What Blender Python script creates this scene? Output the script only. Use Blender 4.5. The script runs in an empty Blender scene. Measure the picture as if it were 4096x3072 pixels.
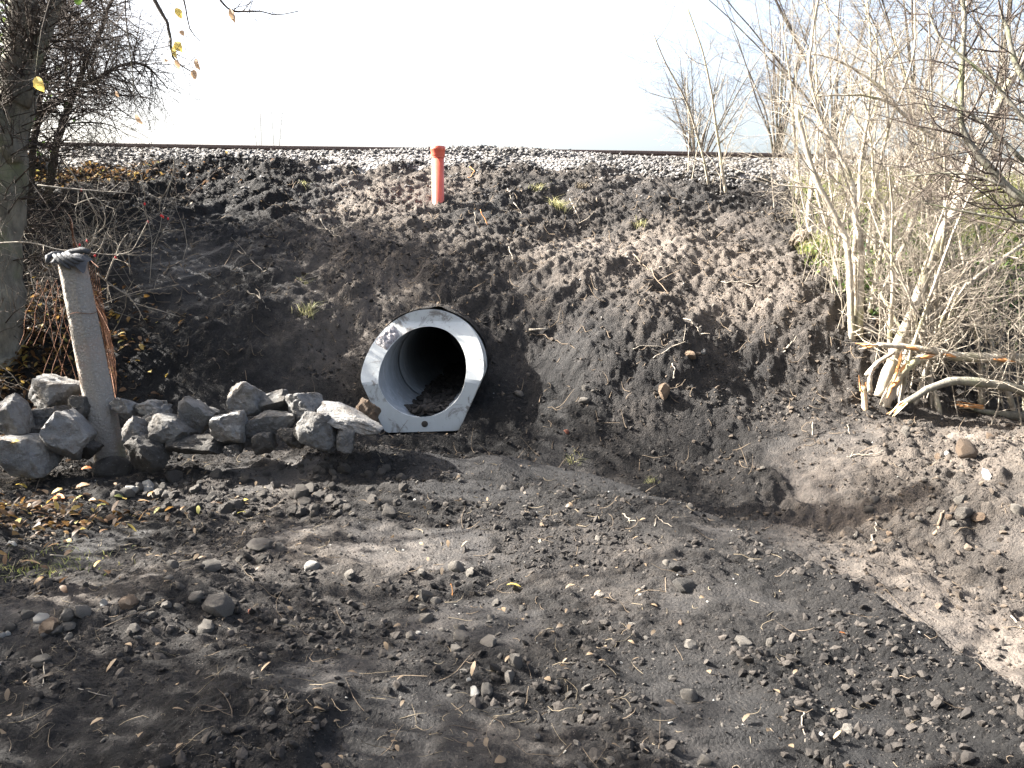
import bpy, bmesh, math, random
import numpy as np
from mathutils import Vector
R = math.radians
scene = bpy.context.scene
C = scene.collection

# ------------------------------------------------------------------ camera, sky, sun, exposure
FPX, HZ = 804.0, 257.0            # focal length and eye-level row, in pixels of a 1024x768 picture
YAW, EYE = R(7.5), 1.6
PITCH = math.atan((384 - HZ) / FPX)
cam = bpy.data.objects.new('camera', bpy.data.cameras.new('camera'))
C.objects.link(cam)
cam.location = (0, 0, EYE)
cam.rotation_euler = (R(90) - PITCH, 0, -YAW)
cam.data.lens = 36 * FPX / 1024
cam.data.clip_end = 2000
scene.camera = cam

SUN_AZ, SUN_EL = R(-72), R(36)    # azimuth from +Y, towards -X
TOSUN = np.array([math.sin(SUN_AZ) * math.cos(SUN_EL), math.cos(SUN_AZ) * math.cos(SUN_EL), math.sin(SUN_EL)])
world = bpy.data.worlds.new('World'); scene.world = world; world.use_nodes = True
wn = world.node_tree.nodes; wl = world.node_tree.links
sky = wn.new('ShaderNodeTexSky'); sky.sky_type = 'NISHITA'; sky.sun_disc = False
sky.sun_elevation = SUN_EL; sky.sun_rotation = SUN_AZ
sky.air_density = 1.0; sky.dust_density = 8.0; sky.ozone_density = 1.0
veil = wn.new('ShaderNodeHueSaturation'); veil.inputs['Saturation'].default_value = .8      # thin milky haze all over the sky
wl.new(sky.outputs[0], veil.inputs['Color']); wl.new(veil.outputs[0], wn['Background'].inputs[0]); wn['Background'].inputs[1].default_value = 0.065
sl = bpy.data.lights.new('sun', 'SUN'); sl.energy = 5.0; sl.angle = R(0.55); sl.color = (1.0, 0.95, 0.88)
sun = bpy.data.objects.new('sun', sl); C.objects.link(sun)
sun.rotation_euler = Vector(-TOSUN).to_track_quat('-Z', 'Y').to_euler()
sun.location = (-8, 6, 12)
vs = scene.view_settings
vs.view_transform = 'Standard'; vs.look = 'None'; vs.gamma = 1.0; vs.use_curve_mapping = False
vs.exposure = 3.25

# ------------------------------------------------------------------ helpers
rng = np.random.default_rng(7)
VF = np.array([math.sin(YAW), math.cos(YAW), 0.0]); VR = np.array([math.cos(YAW), -math.sin(YAW), 0.0])
UP = np.array([0, 0, 1.0])
def at(u, v, D):
    """photo pixel (4096 scale) at distance D along the level view direction"""
    x, y = (u / 4.0 - 512) / FPX, (384 - v / 4.0) / FPX
    cp, sp = math.cos(PITCH), math.sin(PITCH)
    fwd = cp + y * sp                                # level part of the pixel's direction
    return (VF * fwd + VR * x + UP * (y * cp - sp)) * (D / fwd) + UP * EYE
_perm = np.random.default_rng(3).permutation(1024).astype(np.int64)
_ang = np.random.default_rng(4).random(1024) * 2 * np.pi
_gx, _gy = np.cos(_ang), np.sin(_ang)
def pnoise(x, y, seed=0):
    x = np.asarray(x, float) + seed * 17.31; y = np.asarray(y, float) - seed * 9.77
    xi = np.floor(x).astype(np.int64); yi = np.floor(y).astype(np.int64)
    xf, yf = x - xi, y - yi
    def g(ix, iy, dx, dy):
        h = _perm[(_perm[ix & 1023] + iy) & 1023]
        return _gx[h] * dx + _gy[h] * dy
    u = xf * xf * xf * (xf * (xf * 6 - 15) + 10); v = yf * yf * yf * (yf * (yf * 6 - 15) + 10)
    a = g(xi, yi, xf, yf); b = g(xi + 1, yi, xf - 1, yf)
    c = g(xi, yi + 1, xf, yf - 1); d = g(xi + 1, yi + 1, xf - 1, yf - 1)
    return (a + (b - a) * u + (c - a) * v + (a - b - c + d) * u * v) * 1.5
def fbm(x, y, oct=4, seed=0, gain=.5):
    s, a, f = 0, 1, 1
    for i in range(oct):
        s = s + a * pnoise(x * f, y * f, seed + i); a *= gain; f *= 2.03
    return s
def sstep(a, b, x):
    t = np.clip((x - a) / (b - a), 0, 1); return t * t * (3 - 2 * t)

class MB:
    """collects pieces of geometry; build() links them as ONE mesh object"""
    def __init__(self): self.v = []; self.f = []; self.n = 0; self.mi = []
    def add(self, v, f):
        v = np.asarray(v, float).reshape(-1, 3); f = np.asarray(f, np.int64)
        self.v.append(v); self.f.append(f + self.n); self.n += len(v)
    def tube(self, pts, rad, k=4, cap=False):
        p = np.asarray(pts, float); n = len(p)
        rad = np.broadcast_to(np.asarray(rad, float), (n,)) if np.ndim(rad) == 0 else np.asarray(rad, float)
        t = np.empty_like(p); t[1:-1] = p[2:] - p[:-2]; t[0] = p[1] - p[0]; t[-1] = p[-1] - p[-2]
        t /= (np.linalg.norm(t, axis=1, keepdims=True) + 1e-9)
        m = t.mean(0); ref = np.array([0, 0, 1.0]) if abs(m[2]) < .8 * np.linalg.norm(m) else np.array([1.0, .2, 0])
        a = np.cross(t, ref); a /= (np.linalg.norm(a, axis=1, keepdims=True) + 1e-9); b = np.cross(t, a)
        th = np.arange(k) * 2 * np.pi / k
        v = p[:, None] + rad[:, None, None] * (np.cos(th)[None, :, None] * a[:, None] + np.sin(th)[None, :, None] * b[:, None])
        i = np.arange(n - 1)[:, None] * k; j = np.arange(k)[None]; j2 = (j + 1) % k
        f = np.stack([i + j, i + j2, i + k + j2, i + k + j], -1).reshape(-1, 4)
        base = self.n
        self.add(v.reshape(-1, 3), f)
        if cap:
            for s, o in ((0, 0), (n - 1, 1)):
                idx = base + s * k
                for q in range(1, k - 1):
                    tri = [idx, idx + q, idx + q + 1] if o else [idx, idx + q + 1, idx + q]
                    self.f.append(np.array([tri + [-1]])[:, :3]);
    def tubes(self, p, rad, k):
        """many tubes of equal point count at once: p (m,n,3), rad (m,n)"""
        m, n = rad.shape; t = np.empty_like(p); t[:, 1:-1] = p[:, 2:] - p[:, :-2]; t[:, 0] = p[:, 1] - p[:, 0]; t[:, -1] = p[:, -1] - p[:, -2]
        t /= (np.linalg.norm(t, axis=2, keepdims=True) + 1e-9); mm = t.mean(1)
        ref = np.where((np.abs(mm[:, 2]) < .8 * np.linalg.norm(mm, axis=1))[:, None], np.array([0, 0, 1.0]), np.array([1.0, .2, 0]))
        a = np.cross(t, ref[:, None]); a /= (np.linalg.norm(a, axis=2, keepdims=True) + 1e-9); b = np.cross(t, a)
        th = np.arange(k) * 2 * np.pi / k
        v = p[:, :, None] + rad[:, :, None, None] * (np.cos(th)[:, None] * a[:, :, None] + np.sin(th)[:, None] * b[:, :, None])
        i = np.arange(n - 1)[:, None] * k; j = np.arange(k)[None]; j2 = (j + 1) % k
        f = np.stack([i + j, i + j2, i + k + j2, i + k + j], -1).reshape(-1, 4)
        self.add(v.reshape(-1, 3), (f[None] + (np.arange(m) * n * k)[:, None, None]).reshape(-1, 4))
    def mesh(self, name, off=None, smooth=True):
        me = bpy.data.meshes.new(name)
        v = np.concatenate(self.v) if self.v else np.zeros((0, 3))
        if off is not None: v = v - np.asarray(off)
        me.vertices.add(len(v)); me.vertices.foreach_set('co', v.astype(np.float32).ravel())
        tot = np.concatenate([np.full(len(f), f.shape[1]) for f in self.f]) if self.f else np.zeros(0, int)
        loops = np.concatenate([f.ravel() for f in self.f]) if self.f else np.zeros(0, int)
        me.loops.add(len(loops)); me.loops.foreach_set('vertex_index', loops.astype(np.int32))
        me.polygons.add(len(tot)); st = np.zeros(len(tot), np.int32); st[1:] = np.cumsum(tot)[:-1]
        me.polygons.foreach_set('loop_start', st); me.polygons.foreach_set('loop_total', tot.astype(np.int32))
        me.polygons.foreach_set('use_smooth', np.full(len(tot), smooth))
        me.update(calc_edges=True); return me
    def build(self, name, mat, parent=None, loc=None, smooth=True):
        o_ = wloc(parent) if parent is not None else (loc if loc is not None else (0, 0, 0))
        me = self.mesh(name, o_, smooth); me.materials.append(mat)
        o = bpy.data.objects.new(name, me); C.objects.link(o)
        if parent is not None: o.parent = parent
        else: o.location = o_
        return o
def wloc(o):
    l = Vector((0, 0, 0))
    while o is not None: l = l + o.location; o = o.parent
    return np.array(l)
def tag(o, label=None, cat=None, group=None, kind=None):
    if label: o['label'] = label
    if cat: o['category'] = cat
    if group: o['group'] = group
    if kind: o['kind'] = kind
    return o
def thing(name, label, cat, loc, group=None):
    o = bpy.data.objects.new(name, None); C.objects.link(o); o.location = loc; o.empty_display_size = .1
    return tag(o, label, cat, group)
def obj(name, me, loc=(0, 0, 0), rot=(0, 0, 0), scale=(1, 1, 1), parent=None):
    o = bpy.data.objects.new(name, me); C.objects.link(o)
    o.location = loc; o.rotation_euler = rot; o.scale = scale
    if parent is not None: o.parent = parent
    return o

# ------------------------------------------------------------------ materials
class NT:
    def __init__(self, name, rough=.9, spec=.3):
        self.m = bpy.data.materials.new(name); self.m.use_nodes = True
        self.t = self.m.node_tree; self.b = self.t.nodes['Principled BSDF']
        self.b.inputs['Roughness'].default_value = rough; self.b.inputs['Specular IOR Level'].default_value = spec
    def n(self, typ, **kw):
        x = self.t.nodes.new(typ)
        for k, v in kw.items():
            if k in x.inputs: 
                x.inputs[k].default_value = v
            else: setattr(x, k, v)
        return x
    def l(self, a, b): self.t.links.new(a, b)
    def coord(self, which='Object'): return self.n('ShaderNodeTexCoord').outputs[which]
    def geo(self): return self.n('ShaderNodeNewGeometry').outputs['Position']
    def noise(self, vec, scale, detail=4, rough=.55, dist=0):
        x = self.n('ShaderNodeTexNoise'); x.inputs['Scale'].default_value = scale; x.inputs['Detail'].default_value = detail
        x.inputs['Roughness'].default_value = rough; x.inputs['Distortion'].default_value = dist
        self.l(vec, x.inputs['Vector']); return x.outputs['Fac']
    def ramp(self, fac, stops):
        x = self.n('ShaderNodeValToRGB'); e = x.color_ramp.elements
        while len(e) < len(stops): e.new(.5)
        for q, (p, c) in zip(e, stops): q.position = p; q.color = (*c, 1) if len(c) == 3 else c
        self.l(fac, x.inputs['Fac']); return x.outputs['Color']
    def mix(self, fac, a, b, mode='MIX'):
        x = self.n('ShaderNodeMix'); x.data_type = 'RGBA'; x.blend_type = mode
        for s, v in ((0, fac), (6, a), (7, b)):
            if hasattr(v, 'links') or hasattr(v, 'is_linked'): self.l(v, x.inputs[s])
            else: x.inputs[s].default_value = (*v, 1) if isinstance(v, tuple) and len(v) == 3 else v
        return x.outputs[2]
    def math(self, op, a, b=0.0, clamp=False):
        x = self.n('ShaderNodeMath'); x.operation = op; x.use_clamp = clamp
        for s, v in ((0, a), (1, b)):
            if hasattr(v, 'is_linked'): self.l(v, x.inputs[s])
            else: x.inputs[s].default_value = v
        return x.outputs[0]
    def bump(self, h, strength, dist, prev=None):
        x = self.n('ShaderNodeBump'); x.inputs['Strength'].default_value = strength; x.inputs['Distance'].default_value = dist
        self.l(h, x.inputs['Height'])
        if prev is not None: self.l(prev, x.inputs['Normal'])
        return x.outputs['Normal']
    def attr(self, name): return self.n('ShaderNodeAttribute', attribute_name=name).outputs['Fac']
    def rand(self): return self.n('ShaderNodeObjectInfo').outputs['Random']
    def island(self): return self.n('ShaderNodeNewGeometry').outputs['Random Per Island']
    def out(self, col=None, normal=None, rough=None):
        if col is not None: self.l(col, self.b.inputs['Base Color'])
        if normal is not None: self.l(normal, self.b.inputs['Normal'])
        if rough is not None: self.l(rough, self.b.inputs['Roughness'])
        return self.m

def soil_mat():
    k = NT('soil', .9, .25); p = k.geo()
    dry = k.attr('dry'); smo = k.attr('smear')  # dry: soil dryness plus painted sunlit and shaded tone
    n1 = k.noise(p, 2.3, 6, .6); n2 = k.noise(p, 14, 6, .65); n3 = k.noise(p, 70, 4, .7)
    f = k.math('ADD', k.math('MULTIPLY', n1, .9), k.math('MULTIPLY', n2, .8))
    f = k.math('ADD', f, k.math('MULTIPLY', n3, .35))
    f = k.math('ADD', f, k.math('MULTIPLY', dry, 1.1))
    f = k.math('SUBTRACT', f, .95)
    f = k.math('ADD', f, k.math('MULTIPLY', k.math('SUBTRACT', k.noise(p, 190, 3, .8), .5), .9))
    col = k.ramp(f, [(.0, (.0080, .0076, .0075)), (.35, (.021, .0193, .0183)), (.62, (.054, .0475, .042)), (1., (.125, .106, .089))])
    v = k.n('ShaderNodeTexVoronoi', Scale=120.0); k.l(p, v.inputs['Vector'])
    grit = k.ramp(v.outputs['Distance'], [(0.0, (1, 1, 1)), (.16, (1, 1, 1)), (.22, (0, 0, 0))])
    sel = k.ramp(k.noise(p, 33, 2), [(.55, (0, 0, 0)), (.62, (1, 1, 1))])
    col = k.mix(k.math('MULTIPLY', grit, sel), col, (.16, .14, .12))
    s = k.math('SUBTRACT', 1.0, k.math('MULTIPLY', smo, .8))
    vc = k.n('ShaderNodeTexVoronoi', Scale=62.0); k.l(p, vc.inputs['Vector'])
    h = k.math('ADD', k.math('MULTIPLY', k.noise(p, 38, 6, .75), 1.0), k.math('MULTIPLY', k.noise(p, 150, 3, .8), .55))
    h = k.math('SUBTRACT', h, k.math('MULTIPLY', vc.outputs['Distance'], .45))
    nm = k.bump(k.math('MULTIPLY', h, s), 1.0, .045)
    ro = k.math('SUBTRACT', .92, k.math('MULTIPLY', smo, .38))
    return k.out(col, nm, ro)
def clod_mat(name, a, b, sc=25):
    k = NT(name, .95, .2); p = k.geo(); r = k.island()
    col = k.mix(r, a, b); n = k.noise(p, sc, 5, .65)
    col = k.mix(k.ramp(n, [(.3, (0, 0, 0)), (.75, (1, 1, 1))]), k.mix(.55, col, (.012, .011, .010)), col)
    return k.out(col, k.bump(k.noise(p, 90, 4, .7), .8, .006))
def stone_mat(name, a, b, dark=(.03, .027, .024), stain=.5, sc=9):
    k = NT(name, .85, .35); p = k.coord('Object'); r = k.rand()
    vec = k.n('ShaderNodeVectorMath'); vec.operation = 'ADD'; k.l(p, vec.inputs[0])
    cb = k.n('ShaderNodeCombineXYZ'); k.l(k.math('MULTIPLY', r, 37.0), cb.inputs[0]); k.l(k.math('MULTIPLY', r, 11.0), cb.inputs[2])
    k.l(cb.outputs[0], vec.inputs[1]); p = vec.outputs[0]
    col = k.mix(k.ramp(k.noise(p, sc * .5, 5, .6), [(.3, (0, 0, 0)), (.7, (1, 1, 1))]), a, b)
    col = k.mix(k.math('MULTIPLY', k.ramp(k.noise(p, sc, 7, .72, .6), [(.46, (0, 0, 0)), (.66, (1, 1, 1))]), stain), col, dark)
    col = k.mix(k.ramp(k.noise(p, sc * 6, 3, .7), [(.62, (0, 0, 0)), (.72, (.6, .6, .6))]), col, (.36, .35, .33))
    hs = k.n('ShaderNodeHueSaturation'); k.l(col, hs.inputs['Color'])
    k.l(k.math('ADD', .65, k.math('MULTIPLY', r, .6)), hs.inputs['Value'])
    h = k.math('ADD', k.noise(p, sc * 2, 8, .68), k.math('MULTIPLY', k.noise(p, sc * 9, 4, .7), .4))
    return k.out(hs.outputs[0], k.bump(h, 1.0, .05))
def bark_mat(name, a, b, moss=None, sc=18):
    k = NT(name, .9, .2); p = k.geo()
    mp = k.n('ShaderNodeMapping'); mp.inputs['Scale'].default_value = (1, 1, .35); k.l(p, mp.inputs['Vector'])
    n = k.noise(mp.outputs[0], sc, 6, .7); col = k.mix(k.ramp(n, [(.32, (0, 0, 0)), (.68, (1, 1, 1))]), a, b)
    if moss: col = k.mix(k.ramp(k.noise(p, 2.6, 5, .65), [(.5, (0, 0, 0)), (.68, (.8, .8, .8))]), col, moss)
    return k.out(col, k.bump(k.noise(mp.outputs[0], sc * 3, 5, .75), .9, .012))
def leaf_mat(name, stops, trans=.35):
    k = NT(name, .6, .3); col = k.ramp(k.island(), stops)
    tr = k.n('ShaderNodeBsdfTranslucent'); mx = k.n('ShaderNodeMixShader'); mx.inputs[0].default_value = trans
    k.l(col, tr.inputs[0]); k.l(col, k.b.inputs['Base Color']); k.l(k.b.outputs[0], mx.inputs[1]); k.l(tr.outputs[0], mx.inputs[2])
    k.l(mx.outputs[0], k.t.nodes['Material Output'].inputs['Surface']); return k.m
def plain(name, col, rough=.8, spec=.3, var=.25, sc=20):
    k = NT(name, rough, spec); n = k.noise(k.geo(), sc, 5, .65)
    d = tuple(c * (1 - var * 1.6) for c in col); e = tuple(min(1, c * (1 + var)) for c in col)
    return k.out(k.mix(n, d, e), k.bump(k.noise(k.geo(), sc * 4, 4, .7), .4, .004))

M = dict(
    soil=soil_mat(),
    clod=clod_mat('clod', (.015, .0138, .0130), (.064, .056, .049)),
    clod_tan=clod_mat('clod_tan', (.033, .027, .022), (.115, .092, .071)),
    rock=stone_mat('quarry_rock', (.12, .122, .126), (.23, .222, .205), (.075, .058, .042), .8, 7),
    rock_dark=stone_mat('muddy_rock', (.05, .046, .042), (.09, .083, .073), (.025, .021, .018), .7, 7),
    stone=stone_mat('field_stone', (.15, .136, .118), (.25, .228, .197), (.045, .038, .033), .5, 30),
    stone_earthy=stone_mat('earthy_stone', (.07, .062, .054), (.15, .133, .115), (.03, .026, .023), .7, 30),
    stone_pale=stone_mat('pale_stone', (.42, .41, .38), (.55, .54, .51), (.2, .18, .15), .3, 30),
    stone_tan=stone_mat('tan_stone', (.17, .11, .07), (.25, .185, .125), (.07, .055, .04), .5, 30),
    ballast=stone_mat('ballast_stone', (.13, .13, .135), (.25, .24, .225), (.06, .052, .045), .6, 25),
    bark=bark_mat('bark_pale', (.15, .125, .095), (.42, .385, .32), (.21, .205, .10)),
    bark_grey=bark_mat('bark_grey', (.07, .065, .055), (.20, .19, .155), (.12, .135, .065), 14),
    bark_dark=bark_mat('bark_dark', (.035, .028, .024), (.09, .075, .06), (.07, .075, .035)),
    twig=bark_mat('twig', (.13, .108, .085), (.35, .315, .26)),
    twig_dark=bark_mat('twig_dark', (.028, .022, .02), (.085, .068, .055)),
    straw=plain('straw', (.20, .165, .115), .85, .2, .5, 9),
    root=plain('root', (.16, .125, .09), .9, .2, .45, 9),
    splinter=plain('torn_wood', (.52, .25, .10), .8, .2, .3, 40),
    palewood=plain('pale_torn_wood', (.55, .42, .27), .8, .2, .3, 40),
    leaf_litter=leaf_mat('leaf_litter', [(0, (.045, .03, .018)), (.55, (.11, .06, .028)), (.8, (.22, .13, .04)), (.93, (.36, .26, .07)), (1, (.16, .18, .05))]),
    leaf_yellow=leaf_mat('leaf_yellow', [(0, (.62, .45, .10)), (1, (.62, .48, .14))], .45),
    leaf_brown=leaf_mat('leaf_brown', [(0, (.36, .22, .12)), (1, (.45, .32, .2))], .35),
    leaf_orange=leaf_mat('leaf_orange', [(0, (.55, .16, .04)), (1, (.60, .22, .05))], .35),
    leaf_green=leaf_mat('leaf_green', [(0, (.035, .075, .02)), (.6, (.08, .14, .03)), (1, (.16, .21, .05))], .4),
    grass=leaf_mat('grass', [(0, (.08, .105, .025)), (.6, (.17, .19, .06)), (1, (.32, .28, .13))], .4),
    grass_pale=leaf_mat('grass_pale', [(0, (.16, .17, .07)), (.6, (.30, .29, .15)), (1, (.42, .38, .22))], .35),
    deadleaf=leaf_mat('deadleaf', [(0, (.06, .045, .03)), (1, (.22, .16, .1))], .2),
    hip=plain('rose_hip', (.55, .02, .02), .35, .5, .1),
    rust=plain('rusty_wire', (.13, .055, .026), .85, .3, .5, 60),
    rail=plain('rail_steel', (.07, .05, .045), .6, .4, .4, 30),
    concrete_old=None, concrete=None, pvc=None, glove=None)

# ------------------------------------------------------------------ ground shape
PX, PY = .13, 7.33                                  # where the culvert's foot ends
SKEW = math.tan(R(11))
def lat_of(X, Y): return (X - PX) - (Y - PY) * SKEW
KY = [-50, 6.6, 6.85, 7.2, 7.6, 8.0, 8.5, 9.5, 10.43, 11.0, 11.5, 12.25, 12.6, 17, 18, 24, 60]
KZ = [0, 0, .08, .32, .80, 1.17, 1.43, 1.88, 2.28, 2.55, 2.80, 3.04, 3.08, 3.08, 2.8, .2, 0]
CH = np.array([(-.7, 6.60, .02, .10), (.3, 6.66, .13, .16), (1.2, 6.45, .22, .16), (2.1, 5.85, .34, .20), (2.75, 5.05, .46, .26),
               (3.1, 4.2, .56, .32), (3.25, 3.2, .62, .36), (3.4, 1.5, .66, .4), (3.4, -6, .7, .4)])
def channel(X, Y):
    best = np.full(np.shape(X), 1e9); dep = np.zeros(np.shape(X)); hw = np.zeros(np.shape(X)); sd = np.zeros(np.shape(X))
    for a, b in zip(CH[:-1], CH[1:]):
        d = b[:2] - a[:2]; L2 = d @ d
        t = np.clip(((X - a[0]) * d[0] + (Y - a[1]) * d[1]) / L2, 0, 1)
        q = np.hypot(X - a[0] - t * d[0], Y - a[1] - t * d[1]); m = q < best
        best = np.where(m, q, best); sd = np.where(m, d[0] * (Y - a[1]) - d[1] * (X - a[0]), sd); dep = np.where(m, a[2] + t * (b[2] - a[2]), dep); hw = np.where(m, a[3] + t * (b[3] - a[3]), hw)
    return np.where(sd > 0, best * (1 - .42 * sstep(.6, 2.2, X)), best), dep, hw
def gauss(X, Y, cx, cy, sx, sy=None): return np.exp(-((X - cx) / sx) ** 2 - ((Y - cy) / (sy or sx)) ** 2)
TRACKS = [((1.18, 1.2), (1.02, 3.0), .27), ((-.42, 1.2), (-.05, 2.9), .22)]
def track_mask(X, Y):
    m = np.zeros(np.shape(X)); s = np.zeros(np.shape(X))
    for (a, b, w) in TRACKS:
        d = np.subtract(b, a); L = np.hypot(*d); d = d / L
        al = (X - a[0]) * d[0] + (Y - a[1]) * d[1]; ac = -(X - a[0]) * d[1] + (Y - a[1]) * d[0]
        ww = w + .07 * pnoise(X * 1.7, Y * 1.7, 47); k = sstep(ww, ww - .09, np.abs(ac)) * sstep(-.1, .2, al) * sstep(L + .2, L - .4, al)
        s = np.where(k > m, al, s); m = np.maximum(m, k)
    return m, s
def masks(X, Y):
    ch, dep, hw = channel(X, Y)
    tm, ts = track_mask(X, Y)
    slope = sstep(6.7, 7.6, Y)
    smear = sstep(.2, .5, fbm(X * .9, Y * 1.1, 3, 11)) * (.75 - .45 * slope)
    smear = np.maximum(smear, sstep(hw + .1, hw - .2, ch) * .7 * sstep(1.8, 2.6, X))
    smear = np.maximum(smear, gauss(X, Y, -2.2, 8.6, .9, 1.0) * .95)          # the smooth hollow on the bank
    smear = np.maximum(smear, gauss(X, Y, 1.0, 6.0, .7, .18) * .7)
    smear = np.maximum(smear, gauss(X, Y, 1.5, 7.6, .45, .45) * .6)
    smear = np.maximum(smear, tm * .8)
    smear = np.maximum(smear, .8 * sstep(.25, .5, ch) * sstep(1.2, .8, ch) * sstep(6.5, 6.2, Y) * sstep(-.2, .5, X) * sstep(2.3, 1.8, X))
    return np.clip(smear, 0, 1), slope, tm, ts, ch, dep, hw
def ground_z(X, Y, fine=True):
    X = np.asarray(X, float); Y = np.asarray(Y, float)
    lat = lat_of(X, Y)
    sh = .32 * sstep(1.7, .8, np.abs(lat)) * sstep(9.0, 7.9, Y)
    wob = .16 * fbm(X * .55, Y * .3, 2, 21) * sstep(5.8, 7.5, Y) * sstep(11.3, 9.5, Y) * sstep(.6, 1.6, np.abs(lat))
    z = np.interp(Y - sh + wob, KY, KZ)
    smear, slope, tm, ts, ch, dep, hw = masks(X, Y)
    near = sstep(7.1, 6.3, Y)
    z = z - dep * sstep(hw + .80, hw, ch) * sstep(7.3, 6.5, Y)
    # berm along the near side of the channel
    side = sstep(.25, .5, ch) * sstep(1.0, .62, ch) * sstep(2.2, 1.4, X) * sstep(6.5, 6.2, Y)
    z = z + .12 * side * sstep(-1.3, -.3, X)
    # hummocks, the small spoil heaps, the far bank of the ditch
    z = z + .10 * gauss(X, Y, -1.12, 3.75, .30, .28) + .06 * gauss(X, Y, -2.0, 3.55, .55, .12) + .05 * gauss(X, Y, -2.6, 3.42, .5, .12)
    z = z + .10 * gauss(X, Y, 4.3, 6.3, 1.0, .4) + .05 * gauss(X, Y, 3.0, 6.75, .6, .3) + .10 * gauss(X, Y, 4.9, 5.4, .9, .5)
    z = z + .10 * gauss(X, Y, -.6, 6.3, .5, .2)
    z = z + .12 * gauss(X, Y, -3.6, 5.2, 1.0, 1.2)
    amp = sstep(60, 14, np.hypot(X, Y))
    n = .06 * fbm(X * .9, Y * .9, 3, 1) * (1 + slope * .6)
    rough = (1 - .8 * smear)
    if fine:
        dg = np.hypot(X, Y)
        u_ = X * .8 + Y * .6; w_ = -X * .6 + Y * .8
        n = n + rough * (.62 + .35 * slope) * (.050 * np.abs(fbm(X * 3.1 + .3 * pnoise(X * 5, Y * 5), Y * 3.6, 3, 5)) + .030 * fbm(X * 9, Y * 9, 3, 9, .6)
             + .026 * np.abs(fbm(X * 22, Y * 22, 2, 13, .7)) * (1.1 + .7 * slope) * sstep(-.4, .2, fbm(X * 1.6, Y * 1.6, 2, 14)))
        n = n + slope * (.055 * fbm(u_ * .9, w_ * 3.6, 3, 31) - .03 * np.abs(pnoise(u_ * 1.1, w_ * 7, 37)))
        n = n + slope * sstep(-3.2, -1.6, X) * sstep(.2, -.8, X) * sstep(9.3, 10, Y) * .05 * np.sin(w_ * 15 + 5 * pnoise(X * .8, Y * .8, 40)) * sstep(-.3, .5, fbm(X * 1.3, Y * 1.3, 2, 41))  # bucket-tooth furrows
        n = n + sstep(6.9, 6.2, Y) * sstep(2.3, 3.0, X) * rough * (.065 * fbm(X * 2.4, Y * 3.2, 4, 51, .6) + .05 * np.abs(fbm(X * 5, Y * 6, 2, 53)))
        bars = np.sin(ts * 2 * np.pi / .15 + .9 * pnoise(X * 2.2, Y * 2.2, 44)); n = n * (1 - .6 * tm) + tm * (-.025 + .013 * np.tanh(2 * bars) * sstep(-.35, .35, pnoise(X * 3.1, Y * 3.1, 45) + .1))
    z = z + n * amp * sstep(12.2, 11.6, Y)
    # room for the culvert: soil stops at its mouth and drapes over its barrel
    zh = np.interp(np.abs(lat), [0, .335, .342, .562, .60], [-.03, -.03, .0, .50, .58]) + .015 * fbm(X * 6, Y * 6, 2, 3) + .012
    w = (np.abs(lat) < .60)
    lo = np.where(w, np.minimum(z, zh), z)
    cover = np.where(np.abs(lat) < .575, .535 + np.sqrt(np.maximum(0, .580 ** 2 - lat ** 2)), -9)
    back = Y > PY + .44
    mouth = sstep(PY - .35, PY - .10, Y)
    z = np.where(back, np.where(Y < 12, np.maximum(z, cover + .3 * np.maximum(n, 0)), z), z * (1 - mouth) + lo * mouth)
    return z
def dry_and_lit(X, Y):  # dry and tan soil, with the slope's light and shade mixed in
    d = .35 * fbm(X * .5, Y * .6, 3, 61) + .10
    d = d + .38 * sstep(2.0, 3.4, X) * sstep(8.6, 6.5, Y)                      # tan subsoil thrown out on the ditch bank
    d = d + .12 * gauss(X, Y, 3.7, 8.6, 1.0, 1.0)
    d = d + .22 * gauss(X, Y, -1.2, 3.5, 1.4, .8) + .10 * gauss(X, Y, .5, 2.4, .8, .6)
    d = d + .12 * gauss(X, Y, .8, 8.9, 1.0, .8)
    d = d + .46 * sstep(7.2, 8.2, Y) * sstep(-2.0, -.6, X) * (1 - .8 * gauss(X, Y, 3.2, 10.2, .9, .8)) + (.14 - .12 * sstep(-.3, .8, X) * sstep(2.4, 1.8, X)) * sstep(6.8, 5.8, Y)  # sunlit slope painted lighter, upper patch spared; near mud slightly lighter
    d = d - .28 * gauss(X, Y, -2.2, 8.6, 1.3, 1.4) - .26 * gauss(X, Y, 1.5, 3.0, 1.0, 1.4)  # hollow's shade painted into the soil tone; near mud darkened
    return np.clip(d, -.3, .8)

def spaced(segs):
    out = []
    for a, b, s in segs:
        n = max(1, int(round((b - a) / s))); out.append(np.linspace(a, b, n, endpoint=False))
    return np.concatenate(out + [[segs[-1][1]]])
gx = spaced([(-600, -60, 90), (-60, -14, 4), (-14, -7, .3), (-7, -4.6, .03), (-4.6, 5.6, .0185), (5.6, 7.6, .03), (7.6, 14, .3), (14, 60, 4), (60, 600, 90)])
ys = [1.3]
while ys[-1] < 11.7: ys.append(ys[-1] + .0085 + .0011 * ys[-1])
gy = np.concatenate([spaced([(-300, -20, 60), (-20, -2, 1.5), (-2, 1.3, .12)])[:-1], ys, spaced([(11.75, 13, .1), (13, 26, .5), (26, 60, 4), (60, 900, 120)])])
GX, GY = np.meshgrid(gx, gy); GZ = ground_z(GX, GY)
nx, ny = len(gx), len(gy)
I = (np.arange(ny - 1)[:, None] * nx + np.arange(nx - 1)[None])
Q = np.stack([I, I + 1, I + nx + 1, I + nx], -1).reshape(-1, 4)
zq = GZ.ravel()[Q]; cxq = GX.ravel()[Q].mean(1); cyq = GY.ravel()[Q].mean(1)
hole = (zq.max(1) - zq.min(1) > .28) & (np.abs(lat_of(cxq, cyq)) < .58) & (np.abs(cyq - PY - .44) < .08)
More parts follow.
